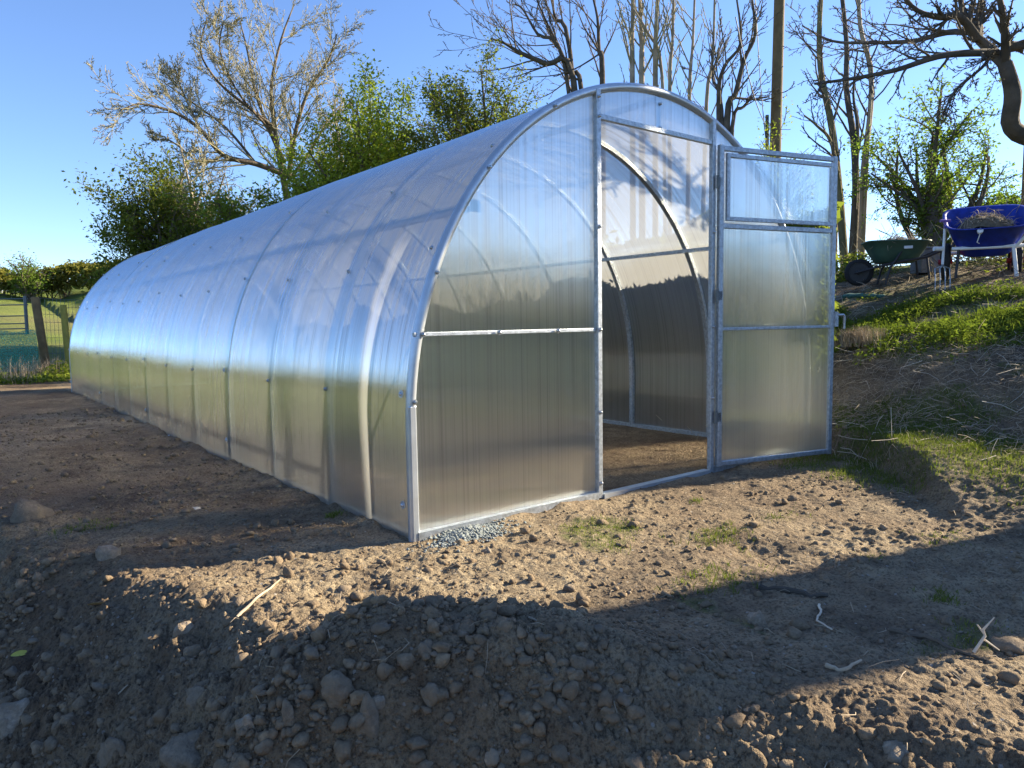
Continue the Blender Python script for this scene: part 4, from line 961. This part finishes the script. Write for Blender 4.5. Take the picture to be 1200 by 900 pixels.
def wheel(parent, loc, r, w_, axis_rz, rimmat):
    tw = bpy.data.objects.new('wheel', None); col.objects.link(tw); tw.parent = parent; tw.location = loc; tw.rotation_euler = (0, 0, axis_rz)
    m = MB(); n = 28; prof = [(-.5, .72), (-.5, .9), (-.3, 1.0), (.3, 1.0), (.5, .9), (.5, .72)]
    V = []; 
    for k in range(n):
        a = 2*math.pi*k/n
        for (y, q) in prof: V.append((r*q*math.cos(a), y*w_, r*q*math.sin(a)))
    F = [(k*6+j, k*6+(j+1) % 6, ((k+1) % n)*6+(j+1) % 6, ((k+1) % n)*6+j) for k in range(n) for j in range(6)]
    m.add(V, F); m.build('tyre', 'rubber', tw, True)
    m = MB(); m.tube([(0, -.3*w_, 0), (0, .3*w_, 0)], r*.71, 20); m.tube([(0, -.8*w_, 0), (0, .8*w_, 0)], r*.14, 10); m.build('rim', rimmat, tw, True)
    return tw
# blue two wheeled barrow
bp = place(1152, 318, 8.95); BR = -YAW-.48      # local x across the view
bb = empty('blue_wheelbarrow', bp, 'blue tub wheelbarrow with white frame at the top right of the slope', 'wheelbarrow', 'wheelbarrows on the slope', BR)
tr = tray(bb, 'blue', .70, .72, .34, .42, .44, front=.0); tr.location = (0, .02, .30); tr.rotation_euler = (.40, 0, 0)
m = MB()
m.tube([(-.30, -.27, .30), (.30, -.27, .30)], .019, 8); m.tube([(-.30, .22, .29), (.30, .22, .29)], .019, 8)
for s_ in (-1, 1):
    m.tube([(s_*.20, .22, .29), (s_*.20, -.27, .30)], .016, 8)
m.build('frame', 'white', bb, True)
for s_ in (1,):
    m = MB(); m.tube([(.22, -.27, .29), (.25, -.30, .0)], .018, 8); m.build('leg', 'white', bb, True)
m = MB(); m.tube([(-.24, -.27, .29), (-.26, -.29, .0)], .014, 8); m.build('leg', 'black', bb, True)
m = MB(); m.tube([(.24, -.27, .30), (.33, -.40, .42), (.38, -.52, .52), (.40, -.60, .56)], .015, 8); m.build('handle', 'white', bb, True)
m = MB(); m.tube([(-.08, -.44, .44), (-.08, -.47, .45)], .026, 12); m.tube([(-.08, -.465, .42), (-.10, -.43, .34), (-.08, -.41, .33)], .005, 6); m.build('latch', 'white', bb, True)
wheel(bb, (-.34, -.02, .19), .19, .08, math.pi/2, 'red'); wheel(bb, (.30, .25, .19), .20, .09, math.pi/2, 'red')
hl = heapload('weed_heap', bp+np.array([-.02, .0, .475]), BR, .50, .46, .17, 'dry weeds piled in the blue wheelbarrow', 4)
# green barrow
gp = place(1050, 326, 9.5); GR = -YAW-.25
gb = empty('green_wheelbarrow', gp, 'dark green wheelbarrow with black legs, left of the blue one', 'wheelbarrow', 'wheelbarrows on the slope', GR)
tr = tray(gb, 'green', .74, .58, .26, .46, .34, front=-.01); tr.location = (-.02, 0, .30)
m = MB()
for s_ in (-1, 1):
    m.tube([(-.52, s_*.10, .17), (-.1, s_*.20, .28), (.30, s_*.24, .34), (.78, s_*.28, .56)], .016, 8)
m.build('frame', 'black', gb, True)
for s_ in (-1, 1):
    m = MB(); m.tube([(.02, s_*.23, .45), (-.13, s_*.24, .22), (-.18, s_*.25, .0)], .014, 8); m.build('leg', 'black', gb, True)
    m = MB(); m.tube([(.30, s_*.24, .34), (.34, s_*.26, .0)], .014, 8); m.build('leg', 'black', gb, True)
    m = MB(); m.tube([(.78, s_*.28, .56), (.90, s_*.29, .62)], .022, 10); m.build('handle', 'rubber', gb, True)
m = MB(); m.box((.06, -.312, .47), (.10, .012, .035)); m.build('label_plate', 'white', gb)
wheel(gb, (-.46, 0, .18), .18, .08, 0, 'black')
gb.scale = (.86, .86, .86)
heapload('weed_heap', gp+np.array([-.02, 0, .43]), GR, .50, .38, .09, 'dark soil and weeds heaped in the green wheelbarrow', 6)
# garden fork
fp = place(1103, 328, 8.6); fk = empty('garden_fork', fp, 'white shafted garden fork standing beside the blue wheelbarrow', 'garden fork', rz=-YAW)
lean = np.array([.06, .05, 1.0])
m = MB(); m.tube([lean*.26, lean*.62], .013, 8); m.build('shaft', 'white', fk, True)
m = MB(); m.tube([lean*.62, lean*.70], .013, 8); m.tube([lean*.70+[-.05, 0, 0], lean*.70+[.05, 0, 0]], .015, 8); m.build('grip', 'purple', fk, True)
m = MB(); m.tube([lean*.42+[-.10, 0, 0], lean*.42+[.0, 0, 0]], .022, 8); m.build('collar', 'white', fk, True)
for i in range(4):
    x = -.075+.05*i; m = MB(); m.tube([lean*.25, lean*.22+[x, 0, 0], lean*.12+[x, -.02, 0], [x-.02, -.06, .0]], [.007, .007, .006, .003], 6); m.build('tine', 'galv', fk, True)
# grey box behind
xp = place(1086, 314, 10.0); gx_ = empty('storage_bin', xp, 'grey plastic bin standing between the two wheelbarrows', 'bin', rz=-YAW)
m = MB(); m.box((0, 0, .14), (.27, .24, .28)); m.build('body', 'greybox', gx_, bevel=.01)
m = MB(); m.box((0, 0, .293), (.30, .27, .022)); m.build('rim', 'greybox', gx_, bevel=.004)
# netting roll by the green barrow
np_ = place(1012, 331, 8.6); m = MB(); m.tube(smooth_pts([[-.22, 0, .05], [-.08, .02, .06], [.1, 0, .05], [.24, -.02, .04]], 3), [.015, .024, .03, .02, .028, .022, .03, .02, .026, .015], 10)
o = m.build('netting_roll', simple('teal_netting', (.05, .14, .12), .8, 0, .5, 60), None, True); o.location = tuple(np_); o.rotation_euler = (0, 0, -YAW); tag(o, 'crumpled dull teal netting lying left of the green wheelbarrow', 'netting')
# mound stone with dry grass near the door
mp = place(992, 350, 6.6); V, F = stone_shape(ICO3, 31, .3); V = V*[.11, .10, .12]; o = mesh_np('boulder', V, F, 'stone'); o.location = tuple(mp+[0, 0, .04]); tag(o, 'rough boulder just right of the open door at the foot of the trees', 'boulder')
rs = np.random.default_rng(8); P = rs.normal(0, .09, (150, 3)); P[:, 2] = .0
o = blades('dry_tussock', P, .17, .002, 'straw', None, None, 9, .02, .6, 5, parent=gh); o.parent = None; o.location = tuple(mp+[.06, -.1, .02]); tag(o, 'dry pale grass tussock leaning on the boulder beside the open door', 'grass tussock')
# brambles added on the bank behind the right wall to shade its lower part
rs = np.random.default_rng(44); n = 70000; y_ = .42+9.2*rs.random(n)**1.7; x_ = 2.32+.95*sst(.6, 5.5, y_)+.10*np.sin(y_*1.7)+rs.normal(0, 1, n)*(.10+.14*sst(.6, 2.5, y_)); base = np.array([3.3, 4.5, _h1(3.3, 4.5)])
top = 1.10+.36*vnoise(y_*1.8, y_*0, 7)-.10*sst(3, 6, y_); z_ = height(x_, y_)+top*(1-rs.random(n)**1.5); P = np.column_stack([x_, y_, z_])
hb_ = empty('added_shade_brambles', base, 'dark bramble hedge added on the bank to shade the right wall of the greenhouse, seen blurred through it', 'hedge'); V, F = leaves(P, .048, rs); mesh_np('foliage', V-base, F, 'leafdark', hb_, smooth=False)
m = MB()
for i in range(90):
    yy = rs.uniform(.6, 9.5); p = np.array([2.32+.95*float(sst(.6, 5.5, yy))+rs.normal(0, .08), yy, 0]); p[2] = _h1(p[0], p[1]); q = p+np.array([rs.normal(0, .3), rs.normal(0, .3), rs.uniform(.7, 1.3)])
    m.tube([p-base, (p+q)/2-base+rs.normal(0, .06, 3)+[0, 0, .12], q-base], [.008, .006, .003], 4)
m.build('canes', 'bark', hb_)
# stake
sp = place(977, 315, 12.0); m = MB(); m.tube([[0, 0, 0], [.0, .0, .95]], [.05, .045], 9); o = m.build('wooden_stake', 'wood', None, True); o.location = tuple(sp); tag(o, 'short weathered stake behind the top corner of the open door', 'stake')
sp = place(1198, 330, 10.2); m = MB(); m.tube([[0, 0, 0], [.0, .0, 1.5]], [.05, .045], 9); o = m.build('wooden_post', 'wood', None, True); o.location = tuple(sp); tag(o, 'dark post at the right edge behind the blue wheelbarrow', 'post')
# undergrowth on the crest so the skyline reads rough
ug = region(2600, (4.9, 8.0, -1.6, 5.5), lambda x, y: (s_of(x, y) > 5.9)*sst(-.1, .1, fbm(x, y, .9, 3, 19)), 21); rs = np.random.default_rng(9)
P = np.repeat(ug, 5, 0); P = P+np.column_stack([rs.normal(0, .06, len(P)), rs.normal(0, .06, len(P)), rs.random(len(P))**1.5*.30]); V, F = leaves(P, .028, rs)
tag(mesh_np('undergrowth', V, F, 'leafdark', smooth=False), 'dark low undergrowth along the crest behind the wheelbarrows', 'undergrowth', kind='stuff')
litter(700, (4.9, 7.6, -1.6, 4.5), lambda x, y: 1.0*(s_of(x, y) > 5.9), 27, 'twig', .004, .35, 'thin brush and twigs standing on the crest behind the wheelbarrows', .25, 'brushwood', .9)

# ------------------------------------------------------------------ left background: fence, gate, hedge
def postobj(name, ub, vb_, ut, vt, D, r, mat, label, group=None, sides=10):
    b = dep(ub, vb_, D); b[2] = min(b[2], _h1(b[0], b[1])+.0); tp = dep(ut, vt, D); m = MB(); m.tube([[0, 0, -.05], tp-b-np.array([0, 0, .02]), tp-b], [r, r, r*.8], sides)
    o = m.build(name, mat, None, True); o.location = tuple(b); tag(o, label, 'fence post', group); return o
DF = 15.3
postobj('fence_post', 55, 428, 41, 348, DF, .070, 'wood', 'thick brown fence post leaning left beside the metal gate', None, 10)
postobj('fence_post', 82, 440, 74, 357, DF, .055, 'woodyellow', 'thinner yellow-green fence post next to the far end of the greenhouse')
ga = dep(-70, 430, 16.0); gb_ = dep(33, 430, 15.7); gz0 = _h1(gb_[0], gb_[1])
gt = empty('field_gate', (gb_[0], gb_[1], gz0), 'grey tubular metal field gate behind the fence post', 'gate'); o0 = np.array([gb_[0], gb_[1], gz0]); m = MB()
for vv in (350, 357, 370, 379, 385, 391): 
    A = dep(33, vv, 15.7)-o0; B = dep(-75, vv+2, 16.0)-o0; m.tube([A, B], .010, 8)
m.build('bars', 'galvd', gt, True)
m = MB(); m.tube([dep(29, 347, 15.7)-o0, dep(32, 392, 15.7)-o0], .028, 8); m.build('upright', 'galvd', gt, True)
# wire netting fence between and beyond posts
def netting(name, P0, P1, z0, z1, nx, nz, r, mat, label, cat):
    P0 = np.asarray(P0, float); P1 = np.asarray(P1, float); base = P0.copy(); base[2] = _h1(P0[0], P0[1]); m = MB()
    for k in range(nz+1):
        z = z0+(z1-z0)*k/nz; m.tube([[0, 0, z], [*(P1-P0)[:2]*.5, z-.015], [*(P1-P0)[:2], z]], r, 4, False)
    for k in range(nx+1):
        q = (P1-P0)*k/nx; m.tube([[q[0], q[1], z0], [q[0], q[1], z1]], r*.8, 4, False)
    o = m.build(name, mat); o.location = tuple(base); tag(o, label, cat); return o
netting('wire_fence', dep(48, 430, DF), dep(110, 430, DF+1.2),   .05, 1.32, 14, 9, .0035, 'wire', 'square mesh stock fence between the two wooden posts', 'fence')
# green windbreak netting on the gate: woven cloth with folds
A = dep(-30, 430, 15.0); B = dep(46, 430, 15.0); n = 40; V = []
for i in range(n+1):
    for k in range(9):
        p = A+(B-A)*i/n; zt = .76-.02*math.sin(i*.3); off = .015*math.sin(i*.9+k*.5); V.append((p[0]-Fv[0]*off, p[1]-Fv[1]*off, _h1(p[0], p[1])+zt*k/8))
F = [(i*9+j, (i+1)*9+j, (i+1)*9+j+1, i*9+j+1) for i in range(n) for j in range(8)]
o = mesh_np('windbreak_netting', V, F, 'net'); tag(o, 'green windbreak netting hung along the foot of the gate', 'netting')
# weeds at the foot of the fence
rs = np.random.default_rng(12); wp = []
for i in range(900):
    u = rs.uniform(-20, 84); p = dep(u, 440, 15.0-1.3*rs.random()**2.2); wp.append([p[0], p[1], _h1(p[0], p[1])])
wp = np.array(wp); P = np.repeat(wp, 6, 0); hmax = .05+.60*vnoise(P[:, 0]*1.6, P[:, 1]*1.6, 6)**2; P = P+np.column_stack([rs.normal(0, .05, len(P)), rs.normal(0, .05, len(P)), hmax*rs.random(len(P))**1.4])
V, F = leaves(P, .03, rs); tag(mesh_np('weeds', V, F, 'leafgreen', smooth=False), 'green weeds along the foot of the fence at the left', 'weeds', kind='stuff')
blades('dry_weeds', wp[:420][vnoise(wp[:420, 0]*2, wp[:420, 1]*2, 16) > .55], .42, .002, 'straw', 'dry yellow grass stems in front of the green netting', 'dry grass', 4, .05, .8, 33)
for i, (u, v, wpx) in enumerate(((66, 426, 10), (73, 424, 9), (62, 431, 7))):
    p = dep(u, v, 14.9); V, F = stone_shape(ICO2, 60+i, .3); s_ = wpx/FPX*12/2; o = mesh_np('white_stone', V*[s_, s_, s_*.7], F, 'stonepale'); o.location = (p[0], p[1], _h1(p[0], p[1])+s_*.5)
    tag(o, ('pale stone left in the small pile at the foot of the fence', 'largest pale stone against the yellow-green post', 'small pale stone lowest in the pile by the fence')[i], 'stone', 'pale stones by the fence')
# far hedge: clumps of leaves over a twig frame
def hedge(name, u0, u1, vt, D, seed, label, hm=2.2, n=9000, mat='hedge', cat='hedge', depth=1.6, ls=.11):
    rs = np.random.default_rng(seed); c = dep((u0+u1)/2, 340, D); base = np.array([c[0], c[1], _h1(c[0], c[1])]); L = (u1-u0)/FPX*D
    s_ = rs.uniform(-.5, .5, n)*L; g = rs.normal(0, depth*.3, n); top = hm*(.72+.55*vnoise(s_*.5+50, s_*0+seed, 3))
    zz = top*(1-rs.random(n)**1.8*.75); q = base+R0*s_[:, None]+np.array([Fv[0], Fv[1], 0])*g[:, None]
    q[:, 2] = height(q[:, 0], q[:, 1])+zz; q += rs.normal(0, .09, (n, 3))
    root = empty(name, base, label, cat); V, F = leaves(q, ls, rs); mesh_np('foliage', V-base, F, mat, root, smooth=False)
    m = MB()
    for i in range(int(L*5)):
        s0 = rs.uniform(-.5, .5)*L; p = base+R0*s0; p[2] = _h1(p[0], p[1]); hh = hm*rs.uniform(.5, 1.05); tp = p+np.array([rs.normal(0, .3), rs.normal(0, .3), hh])
        m.tube([p-base, (p+tp)/2-base+rs.normal(0, .1, 3), tp-base], [.03, .02, .01], 4)
    m.build('stems', 'bark', root); return root
hedge('hedge', -90, 150, 308, 46, 1, 'long yellow-brown hedge across the far side of the field at the left', 1.25, 16000)
bush('hedgerow_tree', 'small pale green tree standing above the far hedge', 14, 50, 306, 44, 51, 'leafspring', 2500, .07, 12, dens=(7, 5, 1), vb=340, jit=.2, minr=.02)
for i, u in enumerate((2, 36, 79)):
    D = 48; p = dep(u, 345, D); b = np.array([p[0], p[1], _h1(p[0], p[1])]); m = MB(); m.tube([[0, 0, 0], [0, 0, .8]], .05, 8); o = m.build('fence_post', 'greybox', None, True); o.location = tuple(b)
    tag(o, ('pale far fence post at the left edge below the hedge', 'pale far fence post under the small hedgerow tree', 'pale far fence post nearest the greenhouse')[i], 'fence post', 'far fence posts')
# surroundings outside the picture, seen only as reflections in the sheets
for i, (x, y, L, h) in enumerate(((-34, 14, 60, 3.0), (-22, -34, 46, 3.2), (16, -30, 44, 3.4))):
    rs = np.random.default_rng(70+i); n = 5000; root = empty('hedge', (x, y, _h1(x, y)), ('long hedge closing the field on the left, outside the picture', 'hedge behind the photographer, left half', 'hedge behind the photographer, right half')[i], 'hedge')
    along = np.array([0.15, 1, 0]) if i == 0 else np.array([1, .05, 0]); s_ = rs.uniform(-.5, .5, n)*L; q = along*s_[:, None]+rs.normal(0, .5, (n, 3)); zz = h*(.6+.6*vnoise(s_*.3, s_*0+i, 4))*rs.random(n); q[:, 2] = zz+height(q[:, 0]+x, q[:, 1]+y)-_h1(x, y)
    V, F = leaves(q, .42, rs); mesh_np('foliage', V, F, 'hedge', root, smooth=False)
